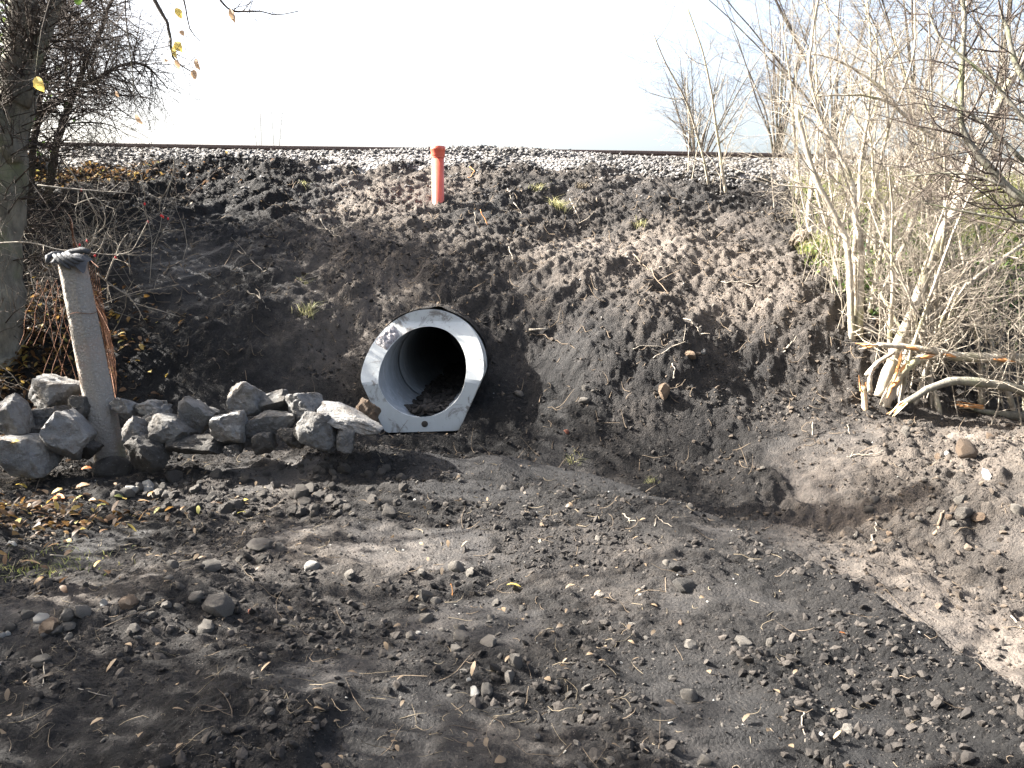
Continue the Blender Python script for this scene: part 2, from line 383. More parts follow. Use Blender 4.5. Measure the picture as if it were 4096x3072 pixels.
def gzs(x, y):
    x = np.atleast_1d(x); y = np.atleast_1d(y)
    i = np.clip(np.searchsorted(gx, x) - 1, 0, nx - 2); j = np.clip(np.searchsorted(gy, y) - 1, 0, ny - 2)
    a = (x - gx[i]) / (gx[i + 1] - gx[i]); b = (y - gy[j]) / (gy[j + 1] - gy[j])
    return (GZ[j, i] * (1 - a) + GZ[j, i + 1] * a) * (1 - b) + (GZ[j + 1, i] * (1 - a) + GZ[j + 1, i + 1] * a) * b
def gz(x, y): return float(gzs(x, y)[0])
def ray(u, v, dmin=1.5, dmax=13.5):
    """first ground point along a photo pixel's direction (4096 scale) and its distance"""
    D = np.concatenate([np.arange(dmin, dmax, .01)])
    P = at(u, v, 1.0) - np.array([0, 0, EYE]); q = D[:, None] * P[None] + np.array([0, 0, EYE])
    g = gzs(q[:, 0], q[:, 1]); hit = np.nonzero(q[:, 2] <= g)[0]
    i = hit[0] if len(hit) else len(D) - 1
    return q[i], float(D[i])
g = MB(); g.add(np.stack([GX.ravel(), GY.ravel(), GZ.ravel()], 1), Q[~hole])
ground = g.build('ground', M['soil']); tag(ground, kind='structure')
for nm, val in (('dry', dry_and_lit(GX, GY)), ('smear', masks(GX, GY)[0] * sstep(12, 11, GY))):
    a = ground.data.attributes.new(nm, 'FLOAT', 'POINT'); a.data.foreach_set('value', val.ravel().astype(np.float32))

# ------------------------------------------------------------------ stone shapes
def ico(sub):
    bm = bmesh.new(); bmesh.ops.create_icosphere(bm, subdivisions=sub, radius=1)
    v = np.array([x.co[:] for x in bm.verts]); f = np.array([[q.index for q in p.verts] for p in bm.faces]); bm.free()
    return v / np.linalg.norm(v, axis=1, keepdims=True), f
ICO = {s: ico(s) for s in (1, 2, 3, 4)}
def rock_shape(sub, seed, planes=9, p=16, rough=.03, boxy=True, lo=.62):
    r_ = np.random.default_rng(seed); d, f = ICO[sub]
    N = []
    if boxy:
        for ax in range(3):
            for s in (1, -1):
                n = np.zeros(3); n[ax] = s; n += r_.normal(0, .22, 3); N.append((n / np.linalg.norm(n), r_.uniform(.72, .95)))
    for _ in range(planes):
        n = r_.normal(size=3); N.append((n / np.linalg.norm(n), r_.uniform(lo, 1.1)))
    acc = np.zeros(len(d))
    for n, q in N: acc += (np.maximum(0, d @ n) / q) ** p
    r = (acc + 1e-6) ** (-1 / p); r = np.minimum(r, 1.5)
    v = d * r[:, None]
    v = v + d * (rough * (fbm(d[:, 0] * 3 + seed, d[:, 1] * 3 + d[:, 2] * 2.3, 3, seed % 50)))[:, None]
    v -= (v.max(0) + v.min(0)) / 2; v /= (v.max(0) - v.min(0)) / 2
    return v, f
def rotm(a, b, c):
    ca, sa, cb, sb, cc, sc = math.cos(a), math.sin(a), math.cos(b), math.sin(b), math.cos(c), math.sin(c)
    return np.array([[cb * cc, -cb * sc, sb], [sa * sb * cc + ca * sc, -sa * sb * sc + ca * cc, -sa * cb], [-ca * sb * cc + sa * sc, ca * sb * sc + sa * cc, ca * cb]])
def scatter(mb, P, size, protos, rs, flat=(.55, .95), sink=.3):
    """many small stones in one mesh"""
    for k, (pv, pf) in enumerate(protos):
        sel = np.arange(len(P)) % len(protos) == k
        if not sel.any(): continue
        p, s = P[sel], size[sel]; n = len(p)
        th = rs.random(n) * 6.283; c, s_ = np.cos(th), np.sin(th)
        sc = np.stack([rs.uniform(.7, 1.2, n), rs.uniform(.7, 1.2, n), rs.uniform(*flat, n)], 1) * s[:, None] * .5
        v = pv[None] * sc[:, None]
        tl = rs.normal(0, .35, (n, 2))
        x = v[..., 0] * c[:, None] - v[..., 1] * s_[:, None]; y = v[..., 0] * s_[:, None] + v[..., 1] * c[:, None]
        zz = v[..., 2] + tl[:, :1] * x + tl[:, 1:] * y
        v = np.stack([x, y, zz], -1) + p[:, None]; v[..., 2] += (sc[:, 2] * (1 - 2 * sink))[:, None]
        f = pf[None] + (np.arange(n) * len(pv))[:, None, None]
        mb.add(v.reshape(-1, 3), f.reshape(-1, pf.shape[1]))
def in_view(n, rs, dmin=2.0, dmax=11.6, powr=1.0):
    """random spots on the ground in front of the camera, with a margin to each side"""
    D = dmin + (dmax - dmin) * rs.random(n) ** powr; L = (rs.random(n) * 2 - 1) * (D * .72 + .4)
    return VF[0] * D + VR[0] * L, VF[1] * D + VR[1] * L, D
rs = np.random.default_rng(11)
small = [rock_shape(1, 100 + i, 6, 12, .12, False, .6) for i in range(7)]
small2 = [rock_shape(2, 200 + i, 7, 12, .06, False, .6) for i in range(6)]
def lay_clods(name, n, smin, smax, mat, label, cat, cond, seed, protos=small, dmax=11.6, powr=1.0, sink=.38):
    r_ = np.random.default_rng(seed); X, Y, D = in_view(n, r_, 1.9, dmax, powr)
    pr = cond(X, Y); k = r_.random(n) < pr; k &= ~((np.abs(lat_of(X, Y)) < .62) & (Y > PY - .1) & (Y < PY + .6)); X, Y, D = X[k], Y[k], D[k]
    s = smin + (smax - smin) * r_.random(len(X)) ** 3.2
    s = np.maximum(s, .0022 * D)
    mb = MB(); scatter(mb, np.stack([X, Y, gzs(X, Y)], 1), s, protos, r_, sink=sink)
    return tag(mb.build(name, mat, smooth=False), label, cat, kind='stuff')
def rough_zone(X, Y): return (1 - masks(X, Y)[0]) ** 1.5 * sstep(-.3, .35, fbm(X * 1.1, Y * 1.2, 3, 71) + .15)
lay_clods('soil_crumbs', 46000, .007, .045, M['clod'], 'loose dark crumbs of earth over the dug bank and mud', 'soil crumbs', lambda X, Y: rough_zone(X, Y), 1)
lay_clods('fine_soil_crumbs', 20000, .005, .016, M['clod'], 'fine crumbs of dark earth on the trampled mud', 'soil crumbs', lambda X, Y: .35 + .65 * rough_zone(X, Y), 9, small, 6.2)
lay_clods('tan_soil_crumbs', 14000, .008, .055, M['clod_tan'], 'brown crumbs of subsoil thrown out beside the ditch', 'soil crumbs',
          lambda X, Y: np.clip(.75 * sstep(2.0, 3.2, X) * sstep(9.5, 7.6, Y) * sstep(3.2, 4.6, Y) + .22 * sstep(.0, .3, dry_and_lit(X, Y)) * sstep(5.5, 7, Y), 0, 1), 2)
lay_clods('pebbles', 5200, .010, .04, M['stone'], 'small grey brown pebbles trodden into the mud', 'pebbles',
          lambda X, Y: np.clip(.16 + .9 * gauss(X, Y, -.9, 5.6, 1.0, .45) + .6 * gauss(X, Y, .5, 3.2, .5, .7) + .5 * gauss(X, Y, -1.9, 3.6, .9, .3) + .5 * gauss(X, Y, 4.2, 6, .8, .6) + .7 * gauss(X, Y, .4, 8.0, .9, .25), 0, 1), 3, small2)
lay_clods('white_grit', 420, .008, .02, M['stone_pale'], 'scattered white grit lying on the dark earth', 'grit', lambda X, Y: .8 + 0 * X, 4, small)

# ------------------------------------------------------------------ concrete culvert
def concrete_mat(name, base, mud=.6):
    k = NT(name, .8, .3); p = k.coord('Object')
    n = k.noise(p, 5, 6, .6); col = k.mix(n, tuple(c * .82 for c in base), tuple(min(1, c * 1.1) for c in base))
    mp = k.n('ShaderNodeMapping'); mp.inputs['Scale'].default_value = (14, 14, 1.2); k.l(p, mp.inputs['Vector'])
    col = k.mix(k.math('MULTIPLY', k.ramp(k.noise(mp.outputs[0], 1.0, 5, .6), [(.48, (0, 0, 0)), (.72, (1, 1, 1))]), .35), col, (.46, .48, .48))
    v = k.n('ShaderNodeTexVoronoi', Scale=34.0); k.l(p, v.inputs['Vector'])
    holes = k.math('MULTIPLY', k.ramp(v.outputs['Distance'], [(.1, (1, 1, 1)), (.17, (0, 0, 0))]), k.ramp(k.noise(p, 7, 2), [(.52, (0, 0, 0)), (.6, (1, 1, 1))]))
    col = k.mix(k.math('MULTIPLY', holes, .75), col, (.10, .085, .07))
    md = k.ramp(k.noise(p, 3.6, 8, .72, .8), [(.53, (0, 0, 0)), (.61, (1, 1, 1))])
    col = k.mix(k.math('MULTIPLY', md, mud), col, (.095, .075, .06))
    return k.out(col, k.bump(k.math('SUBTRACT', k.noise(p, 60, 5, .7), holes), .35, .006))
M['concrete'] = concrete_mat('concrete_new', (.42, .435, .425), .75)
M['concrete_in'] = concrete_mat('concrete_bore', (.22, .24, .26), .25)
def make_culvert():
    root = thing('concrete_culvert', 'pale concrete drainage culvert pipe with flat foot jutting from the embankment', 'culvert', (PX, PY, 0))
    RO, RI, CZ, SEG = .565, .40, .54, 96
    z1, z2, back = .465, .985, .45
    def yface(z):                                   # vertical foot, raked middle, vertical crown
        return np.interp(z, [0, z1, z2, 1.2], [0, 0, back, back])
    th = np.linspace(-np.pi / 2, 1.5 * np.pi, SEG, endpoint=False)
    def outer(t):
        x, z = RO * np.cos(t), CZ + RO * np.sin(t)
        if z < CZ - .03:
            a = min(abs(x), 9); zt = max(z, 0)
            # straight haunches from the spring line to the foot corners
            ang = abs(t + np.pi / 2) if t < np.pi / 2 else abs(t - 1.5 * np.pi)
            xa, za, xb, zb = .562, CZ - .03, .342, 0.0
            dx, dz = math.sin(ang), -math.cos(ang)
            # ray from centre to haunch line or foot
            den = dx * (zb - za) - dz * (xb - xa)
            s1 = ((xa) * (zb - za) - (za - CZ) * (xb - xa)) / den if abs(den) > 1e-6 else 9
            s2 = -CZ / dz if dz < -1e-6 else 9
            s = min(q for q in (s1, s2) if q > 0)
            x = math.copysign(dx * s, x); z = CZ + dz * s
        return x, z
    O = np.array([outer(t) for t in th]); Ii = np.stack([RI * np.cos(th), CZ + RI * np.sin(th)], 1)
    mb = MB()
    def ring(XZ, y, rel=True):                       # ring of points at face depth plus y, sheared along the skewed axis
        yy = (yface(XZ[:, 1]) if rel else np.zeros(len(XZ))) + y
        return np.stack([PX + XZ[:, 0] + yy * SKEW, PY + yy, XZ[:, 1]], 1)
    cx_ = np.array([0, CZ])
    steps = 10; rings = []
    # front face as a grid between the outer and inner edges, with small arrises
    rows = [ring(O, .012)] + [ring(O + (Ii - O) * t, 0) for t in np.linspace(.012, .985, steps)] + [ring(Ii, .010)]
    rows = [ring(O, 4.6, False)] + [ring(O, 1.2, False)] + rows
    a = np.concatenate(rows); n = SEG; i = np.arange(len(rows) - 1)[:, None] * n; j = np.arange(n)[None]; j2 = (j + 1) % n
    mb.add(a, np.stack([i + j, i + j2, i + n + j2, i + n + j], -1).reshape(-1, 4))
    body = mb.build('pipe_wall', M['concrete'], root, smooth=False)
    bo = MB(); rows = [ring(Ii, .010), ring(Ii, .25)] + [ring(Ii, y, False) for y in (.9, .98)]
    I2 = cx_ + (Ii - cx_) * 1.03
    rows += [ring(I2, .985, False), ring(I2, 1.0, False)] + [ring(Ii, y, False) for y in (1.005, 1.5, 3.0, 4.6)]
    a = np.concatenate(rows); i = np.arange(len(rows) - 1)[:, None] * n
    bo.add(a, np.stack([i + j, i + j2, i + n + j2, i + n + j], -1).reshape(-1, 4))
    cap = ring(Ii, 4.6, False); bo.add(np.concatenate([cap, cap.mean(0)[None]]), np.stack([np.arange(n), (np.arange(n) + 1) % n, np.full(n, n)], 1))
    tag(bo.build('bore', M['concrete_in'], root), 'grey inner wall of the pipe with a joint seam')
    # lifting-pin hole at the foot: a rim and a disc painted dark for its shaded inside
    h = MB(); t = np.linspace(0, 2 * np.pi, 25)[:-1]
    for rr, yy in ((.030, -.003), (.024, -.006)):
        h.add(np.stack([PX + .02 + rr * np.cos(t), np.full(24, PY + yy), .075 + rr * np.sin(t)], 1), np.zeros((0, 4), int))
    jj = np.arange(24); h.f.append(np.stack([jj, (jj + 1) % 24, 24 + (jj + 1) % 24, 24 + jj], 1)); h.f.append(np.arange(24, 48)[None])
    tag(h.build('pin_hole', plain('hole_dark', (.05, .043, .036), .95), root), 'small round hole in the foot of the pipe with its dark inside painted')
    # torn strip of the rubber joint seal hanging from the crown
    s = MB(); r_ = np.random.default_rng(5); nn = 9; q = []
    for a_ in range(nn):
        ang = 1.12 + .03 * a_; y0 = PY + .96
        for k_, dz in enumerate((0, -.03, -.07 - .035 * r_.random())):
            x = math.cos(ang) * .398 * (1 - .03 * k_); q.append((PX + .96 * SKEW + x, y0 - .03 * k_, CZ + math.sin(ang) * .398 + dz * .55))
    F = [[a_ * 3 + k_, a_ * 3 + k_ + 1, a_ * 3 + 3 + k_ + 1, a_ * 3 + 3 + k_] for a_ in range(nn - 1) for k_ in range(2)]
    s.add(q, F); tag(s.build('seal_strip', plain('old_seal', (.24, .22, .17), .7), root), 'torn strip of joint seal hanging inside the crown')
    # mud plastered on the upper shoulder of the face
    return root
culvert = make_culvert()
# wet clay smeared on the raked face
def smear_patch():
    r_ = np.random.default_rng(8); mb = MB(); nu, nv = 22, 12; P = []
    for a in range(nu):
        for b in range(nv):
            an = R(128) + R(24) * a / (nu - 1); rr = .405 + .15 * b / (nv - 1)
            x = rr * math.cos(an); z = .54 + rr * math.sin(an); y = np.interp(z, [0, .465, .985, 1.2], [0, 0, .45, .45])
            e = min(a, nu - 1 - a) / 4.0; e2 = min(b, nv - 1 - b) / 2.5; t = min(1, e) * min(1, e2)
            t = t ** .6 * (.03 + .016 * float(fbm(np.array([a * .33]), np.array([b * .5]), 3, 5)[0])) - .004
            P.append((PX + x + y * SKEW, PY + y - t * .8, z + t * .6))
    mb.add(P, [[a * nv + b, a * nv + b + 1, (a + 1) * nv + b + 1, (a + 1) * nv + b] for a in range(nu - 1) for b in range(nv - 1)])
    k = NT('wet_clay', .32, .6); p = k.geo(); n = k.noise(p, 16, 5, .6, 2.5)
    col = k.ramp(n, [(.35, (.09, .08, .08)), (.5, (.30, .28, .28)), (.62, (.16, .14, .14))])
    o = mb.build('clay_smear', k.out(col, k.bump(n, .8, .02)), loc=(PX - .33, PY + .2, .85))
    tag(o, 'wet grey clay clump smeared on the shoulder of the culvert mouth', 'clay')
smear_patch()
# silt lying in the pipe
def silt():
    mb = MB(); xs = np.linspace(-.36, .36, 60); yv = np.linspace(.0, 3.2, 160); Xg, Yg = np.meshgrid(xs, yv)
    wd = .23 + .05 * np.sin(Yg * 5); zz = .185 + .03 * fbm(Xg * 9, Yg * 9, 3, 5) + .012 * Yg - .02 * sstep(.3, 0, Yg)
    zz = np.where(np.abs(Xg - .05) > wd * sstep(-.15, .25, Yg), .10, zz)
    mb.add(np.stack([PX + Xg + Yg * SKEW, PY + Yg, zz], -1).reshape(-1, 3), [[a * 60 + b, a * 60 + b + 1, a * 60 + 61 + b, a * 60 + 60 + b] for a in range(159) for b in range(59)])
    r_ = np.random.default_rng(4); n = 260; y = r_.random(n) ** 1.6 * 2 + .05; x = r_.uniform(-.15, .2, n)
    scatter(mb, np.stack([PX + x + y * SKEW, PY + y, np.full(n, .18) + .012 * y], 1), r_.uniform(.02, .085, n), small2, r_)
    o = mb.build('silt', M['clod'], smooth=False); tag(o, 'stony brown silt lying along the floor of the culvert', 'silt', kind='stuff')
silt()

# ------------------------------------------------------------------ orange riser pipe
def riser():
    b, D = ray(1755, 808); D = 10.35; b = at(1752, 812, D)
    b[2] = min(b[2], gz(b[0], b[1]) + .03); top = at(1752, 586, D)[2]; H = top - b[2]
    root = thing('drain_riser', 'orange red plastic drain riser pipe standing upright on the bank', 'drain pipe', (b[0], b[1], b[2] - .03))
    k = NT('orange_pvc', .42, .45); p = k.coord('Object')
    col = k.mix(k.noise(p, 9, 5), (.46, .075, .045), (.54, .10, .06)); mp = k.n('ShaderNodeSeparateXYZ'); k.l(p, mp.inputs[0])
    dirt = k.math('MULTIPLY', k.ramp(k.noise(p, 14, 6, .7), [(.5, (0, 0, 0)), (.7, (1, 1, 1))]), .5)
    m = k.out(k.mix(dirt, col, (.30, .08, .05)), k.bump(k.noise(p, 50, 3), .1, .002)); M['pvc'] = m
    def lathe(prof, name, par):
        mb = MB(); n = 40; t = np.linspace(0, 2 * np.pi, n, endpoint=False)
        for r, z in prof: mb.add(np.stack([b[0] + r * np.cos(t) + (z - 0) * .012, b[1] + r * np.sin(t), b[2] + z + 0 * t], 1), np.zeros((0, 4), int))
        for q in range(len(prof) - 1):
            jj = np.arange(n); mb.f.append(np.stack([q * n + jj, q * n + (jj + 1) % n, (q + 1) * n + (jj + 1) % n, (q + 1) * n + jj], 1))
        return mb.build(name, m, par)
    lathe([(.0775, -.6), (.0775, H - .13), (.072, H - .13), (.072, -.3)], 'barrel', root)
    lathe([(.078, H - .135), (.084, H - .115), (.0875, H - .10), (.0875, H - .055), (.093, H - .048), (.0945, H - .032), (.093, H - .018), (.0885, H - .012), (.0885, H), (.081, H), (.081, H - .14)], 'socket', root)
riser()

# ------------------------------------------------------------------ track: ballast and rails
def ballast():
    prof = [(11.35, 2.60), (11.55, 2.83), (12.15, 3.08), (12.6, 3.13), (15.6, 3.13), (16.6, 2.85), (17.6, 2.4)]
    xs = np.concatenate([np.arange(-60, -9, 3), np.arange(-9, 12, .25), np.arange(12, 61, 3)]); mb = MB()
    V = np.array([[(x, y + .10 * pnoise(np.array([x * .8]), np.array([3.3]))[0] * (y < 12), z + .02 * pnoise(np.array([x * 2]), np.array([y * 3]))[0] + (.11 * math.exp(-((x - 1.3) / 1.5) ** 2) if 12 < y < 12.7 else 0)) for (y, z) in prof] for x in xs])
    n = len(prof); mb.add(V.reshape(-1, 3), [[a * n + b, (a + 1) * n + b, (a + 1) * n + b + 1, a * n + b + 1] for a in range(len(xs) - 1) for b in range(n - 1)])
    k = NT('ballast_bed', .95, .2); p = k.geo(); v = k.n('ShaderNodeTexVoronoi', Scale=22.0); k.l(p, v.inputs['Vector'])
    col = k.mix(v.outputs['Color'], (.06, .055, .05), (.22, .21, .20)); m = k.out(col, k.bump(v.outputs['Distance'], 1, .05))
    tag(mb.build('ballast_bed', m), kind='structure')
    r_ = np.random.default_rng(17); n = 11000; X = r_.uniform(-8.5, 11.5, n); Y = 11.15 + 1.25 * r_.random(n)
    def bz(Y): return np.interp(Y, [q[0] for q in prof], [q[1] for q in prof])
    edge = 11.60 + .16 * fbm(X * .9, X * 0 + 2.2, 3, 5) - .30 * sstep(2.0, 4, X) - .16 * sstep(-1.5, -4, X)
    kx = r_.random(n) < sstep(edge - .18, edge + .1, Y); X, Y = X[kx], Y[kx]; Z = np.maximum(bz(Y) - .012, gzs(X, Y)) + .11 * np.exp(-((X - 1.3) / 1.5) ** 2) * sstep(11.7, 12.1, Y)
    s = r_.uniform(.03, .072, len(X)); protos = [rock_shape(1, 300 + i, 8, 20, .05, True, .6) for i in range(8)]
    order = np.argsort(np.hypot(X - 1.2, (Y - 11.5) * 4) - s * 60); big = order[:300]; rest = order[300:]
    mb = MB(); scatter(mb, np.stack([X[rest], Y[rest], Z[rest]], 1), s[rest], protos, r_, sink=.25)
    # stones lost down the top of the bank
    n2 = 700; X2 = r_.uniform(-6, 6, n2); Y2 = 11.5 - r_.random(n2) ** 2.5 * 1.0; scatter(mb, np.stack([X2, Y2, gzs(X2, Y2)], 1), r_.uniform(.02, .05, n2), protos, r_)
    tag(mb.build('ballast_gravel', M['ballast'], smooth=False), 'grey broken ballast gravel covering the shoulder of the track', 'ballast', kind='stuff')
    mes = []
    for i in range(8):
        q = MB(); q.add(*protos[i]); me = q.mesh('ballast_stone', smooth=False); me.materials.append(M['ballast']); mes.append(me)
    for i in big:
        h = s[i] * .5
        o = obj('ballast_stone', mes[i % 8], (X[i], Y[i], Z[i] + h * .45), (r_.normal(0, .3), r_.normal(0, .3), r_.random() * 6), (h * r_.uniform(.8, 1.2), h * r_.uniform(.8, 1.2), h * r_.uniform(.6, .95)))
        tag(o, 'angular grey ballast stone on the track shoulder above the bank', 'ballast stone', 'ballast stones on the track shoulder')
ballast()
def rail(Y, label):
    prof = [(-.036, .172), (-.030, .180), (.030, .180), (.036, .172), (.036, .135), (.010, .118), (.010, .035), (.070, .012), (.070, 0), (-.070, 0), (-.070, .012), (-.010, .035), (-.010, .118), (-.036, .135)]
    xs = np.arange(-60, 60.1, 2.0); n = len(prof); mb = MB()
    mb.add([(x, Y + p[0], 3.105 + p[1] + .012 * math.sin(x * .35)) for x in xs for p in prof],
           [[a * n + b, a * n + (b + 1) % n, (a + 1) * n + (b + 1) % n, (a + 1) * n + b] for a in range(len(xs) - 1) for b in range(n)])
    o = mb.build('rail', M['rail'], loc=(0, Y, 3.105), smooth=False); tag(o, label, 'rail', 'rails of the track')
rail(13.05, 'dark steel rail nearer to the bank along the ballast crest')
rail(14.555, 'dark steel rail on the far side of the track')

# ------------------------------------------------------------------ quarry rocks thrown in a row beside the culvert
def Z3(x, y, w, h): return (x * .4973, 1450 + y * .4973, w * .4973, h * .4973)
def Z4(x, y, w, h): return (800 + x * .3617, 1450 + y * .3617, w * .3617, h * .3617)
ROW = 'quarry rocks dumped in a row beside the culvert'
ROCKS = [  # box in the photo, layer (0 front, higher behind), roll, material, label
    (Z3(90, 440, 320, 340), 1, .35, 'rock', 'blue grey split rock at the tree end of the rock row'),
    (Z3(430, 262, 390, 290), 3, -.25, 'rock', 'big pointed rock behind the concrete post, peak of the row'),
    (Z3(222, 745, 410, 335), 0, .05, 'rock', 'squarish pale rock with a yellow leaf on it, in front of the row'),
    (Z3(548, 600, 400, 410), .8, -.62, 'rock', 'large tilted slab rock next to the concrete post'),
    (Z3(395, 440, 250, 180), 2, .3, 'rock', 'medium grey rock under the pointed rock behind the post'),
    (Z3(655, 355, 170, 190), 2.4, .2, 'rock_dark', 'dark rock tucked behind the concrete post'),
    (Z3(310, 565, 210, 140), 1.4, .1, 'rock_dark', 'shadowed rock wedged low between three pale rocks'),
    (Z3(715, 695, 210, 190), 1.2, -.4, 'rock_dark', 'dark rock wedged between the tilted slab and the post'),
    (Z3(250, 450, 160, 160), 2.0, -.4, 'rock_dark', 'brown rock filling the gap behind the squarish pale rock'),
    (Z3(1020, 365, 200, 180), 2.2, -.6, 'rock', 'ridged rock just past the concrete post'),
    (Z3(1205, 375, 250, 160), 2.4, .15, 'rock', 'bright topped flat rock at the back of the row'),
    (Z3(1095, 560, 250, 260), 1.3, .5, 'rock', 'blue grey block between the post and the pale wedge rocks'),
    (Z3(1285, 430, 230, 170), 1.9, .62, 'rock', 'narrow rock leaning up against the round rock'),
    (Z3(1385, 535, 330, 245), 1.0, -.35, 'rock', 'pale angular rock with pitted face below the round rock'),
    (Z3(1567, 420, 365, 325), 1.7, -.5, 'rock', 'big round topped grey rock in the middle of the row'),
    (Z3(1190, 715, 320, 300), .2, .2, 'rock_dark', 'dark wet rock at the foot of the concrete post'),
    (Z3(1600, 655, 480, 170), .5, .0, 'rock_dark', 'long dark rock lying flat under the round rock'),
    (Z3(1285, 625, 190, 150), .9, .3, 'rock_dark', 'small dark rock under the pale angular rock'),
    (Z4(508, 400, 400, 370), 2.0, -.25, 'rock', 'upright pale rock standing on top of the row'),
    (Z4(335, 735, 415, 390), 1.0, .1, 'rock', 'blocky rock with brown lit top below the upright rock'),
    (Z4(775, 465, 430, 270), 1.9, .3, 'rock', 'brown flecked rock behind the two toned boulder'),
    (Z4(790, 662, 570, 300), 1.0, .22, 'rock', 'wide two toned boulder with a bluish face'),
    (Z4(1165, 460, 385, 320), 1.6, .35, 'rock', 'sharp cornered rock at the top near the culvert'),
    (Z4(1300, 722, 470, 410), .6, -.15, 'rock', 'tan spotted rock leaning on the row near the culvert'),
    (Z4(1640, 605, 720, 330), 1.2, -.66, 'rock', 'long slab rock sloping down to the foot of the culvert'),
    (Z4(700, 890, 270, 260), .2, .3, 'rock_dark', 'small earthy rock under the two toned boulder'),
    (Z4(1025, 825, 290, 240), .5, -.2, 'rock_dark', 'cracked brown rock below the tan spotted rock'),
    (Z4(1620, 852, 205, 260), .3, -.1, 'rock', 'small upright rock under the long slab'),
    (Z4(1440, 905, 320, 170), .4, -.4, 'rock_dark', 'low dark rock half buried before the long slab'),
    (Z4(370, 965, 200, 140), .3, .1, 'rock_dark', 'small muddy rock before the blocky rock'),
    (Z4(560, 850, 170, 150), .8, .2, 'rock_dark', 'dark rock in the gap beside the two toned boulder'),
    (Z4(1960, 715, 110, 120), .9, .2, 'rock_dark', 'small brown stone at the corner of the culvert foot'),
    (Z4(1850, 560, 260, 330), 2.0, -.3, 'stone_tan', 'brown stone behind the long slab against the culvert'),
]
for i, ((u, v, w, h), lay, roll, mt, label) in enumerate(ROCKS):
    _, D0 = ray(u, 1915 if u > 700 else 1935); D = D0 + .02 + .17 * lay
    c = at(u, v, D); W = w / 4 / FPX * D * .54; H = h / 4 / FPX * D * .54
    cr, sr = abs(math.cos(roll)), abs(math.sin(roll))
    if abs(roll) > .5: W, H = max(W * 1.02, .05), max(.05, H * .9)
    pv, pf = rock_shape(4, 500 + i * 3, 7, 44, .045, True, .66)
    dep = (W * H) ** .5 * 1.05
    v3 = pv * np.array([W, dep, H])
    q = np.array([[math.cos(roll), 0, -math.sin(roll)], [0, 1, 0], [math.sin(roll), 0, math.cos(roll)]])
    v3 = v3 @ q.T
    ext = (v3.max(0) - v3.min(0)) / 2
    v3 *= np.array([w / 4 / FPX * D * .52 / ext[0], 1, h / 4 / FPX * D * .52 / ext[2]])
    v3 = v3 @ rotm(rng.normal(0, .12), 0, YAW * -1).T
    n_ = v3 / (np.linalg.norm(v3, axis=1, keepdims=True) + 1e-9)
    v3 = v3 + n_ * (.010 * fbm(v3[:, 0] * 30 + i, v3[:, 2] * 30 + v3[:, 1] * 21, 3, 5))[:, None]
    mb = MB(); mb.add(v3, pf); me = mb.mesh('quarry_rock', smooth=True); me.materials.append(M[mt])
    try: me.set_sharp_from_angle(angle=R(28))
    except Exception: pass
    tag(obj('quarry_rock', me, c), label, 'rock', ROW)
# dark stone at the foot of the post
# ------------------------------------------------------------------ leaning concrete post with a glove on it
k = NT('old_concrete', .92, .2); p = k.coord('Object')
col = k.mix(k.noise(p, 4, 6, .65), (.19, .172, .15), (.28, .262, .238))
col = k.mix(k.ramp(k.noise(p, 2.2, 5, .6, .5), [(.5, (0, 0, 0)), (.66, (.7, .7, .7))]), col, (.30, .19, .14))
v = k.n('ShaderNodeTexVoronoi', Scale=55.0); k.l(p, v.inputs['Vector'])
col = k.mix(k.ramp(v.outputs['Distance'], [(.2, (.7, .7, .7)), (.3, (0, 0, 0))]), col, (.31, .30, .28))
sp = k.n('ShaderNodeSeparateXYZ'); k.l(p, sp.inputs[0])
mossf = k.math('MULTIPLY', k.math('MULTIPLY', k.math('ADD', sp.outputs[0], -.02), 14.0, True), k.ramp(k.noise(p, 5, 5, .65), [(.38, (0, 0, 0)), (.6, (.85, .85, .85))]), True)
col = k.mix(mossf, col, (.12, .13, .06))
M['concrete_old'] = k.out(col, k.bump(k.math('ADD', k.noise(p, 35, 7, .75), k.math('MULTIPLY', v.outputs['Distance'], .5)), .9, .02))
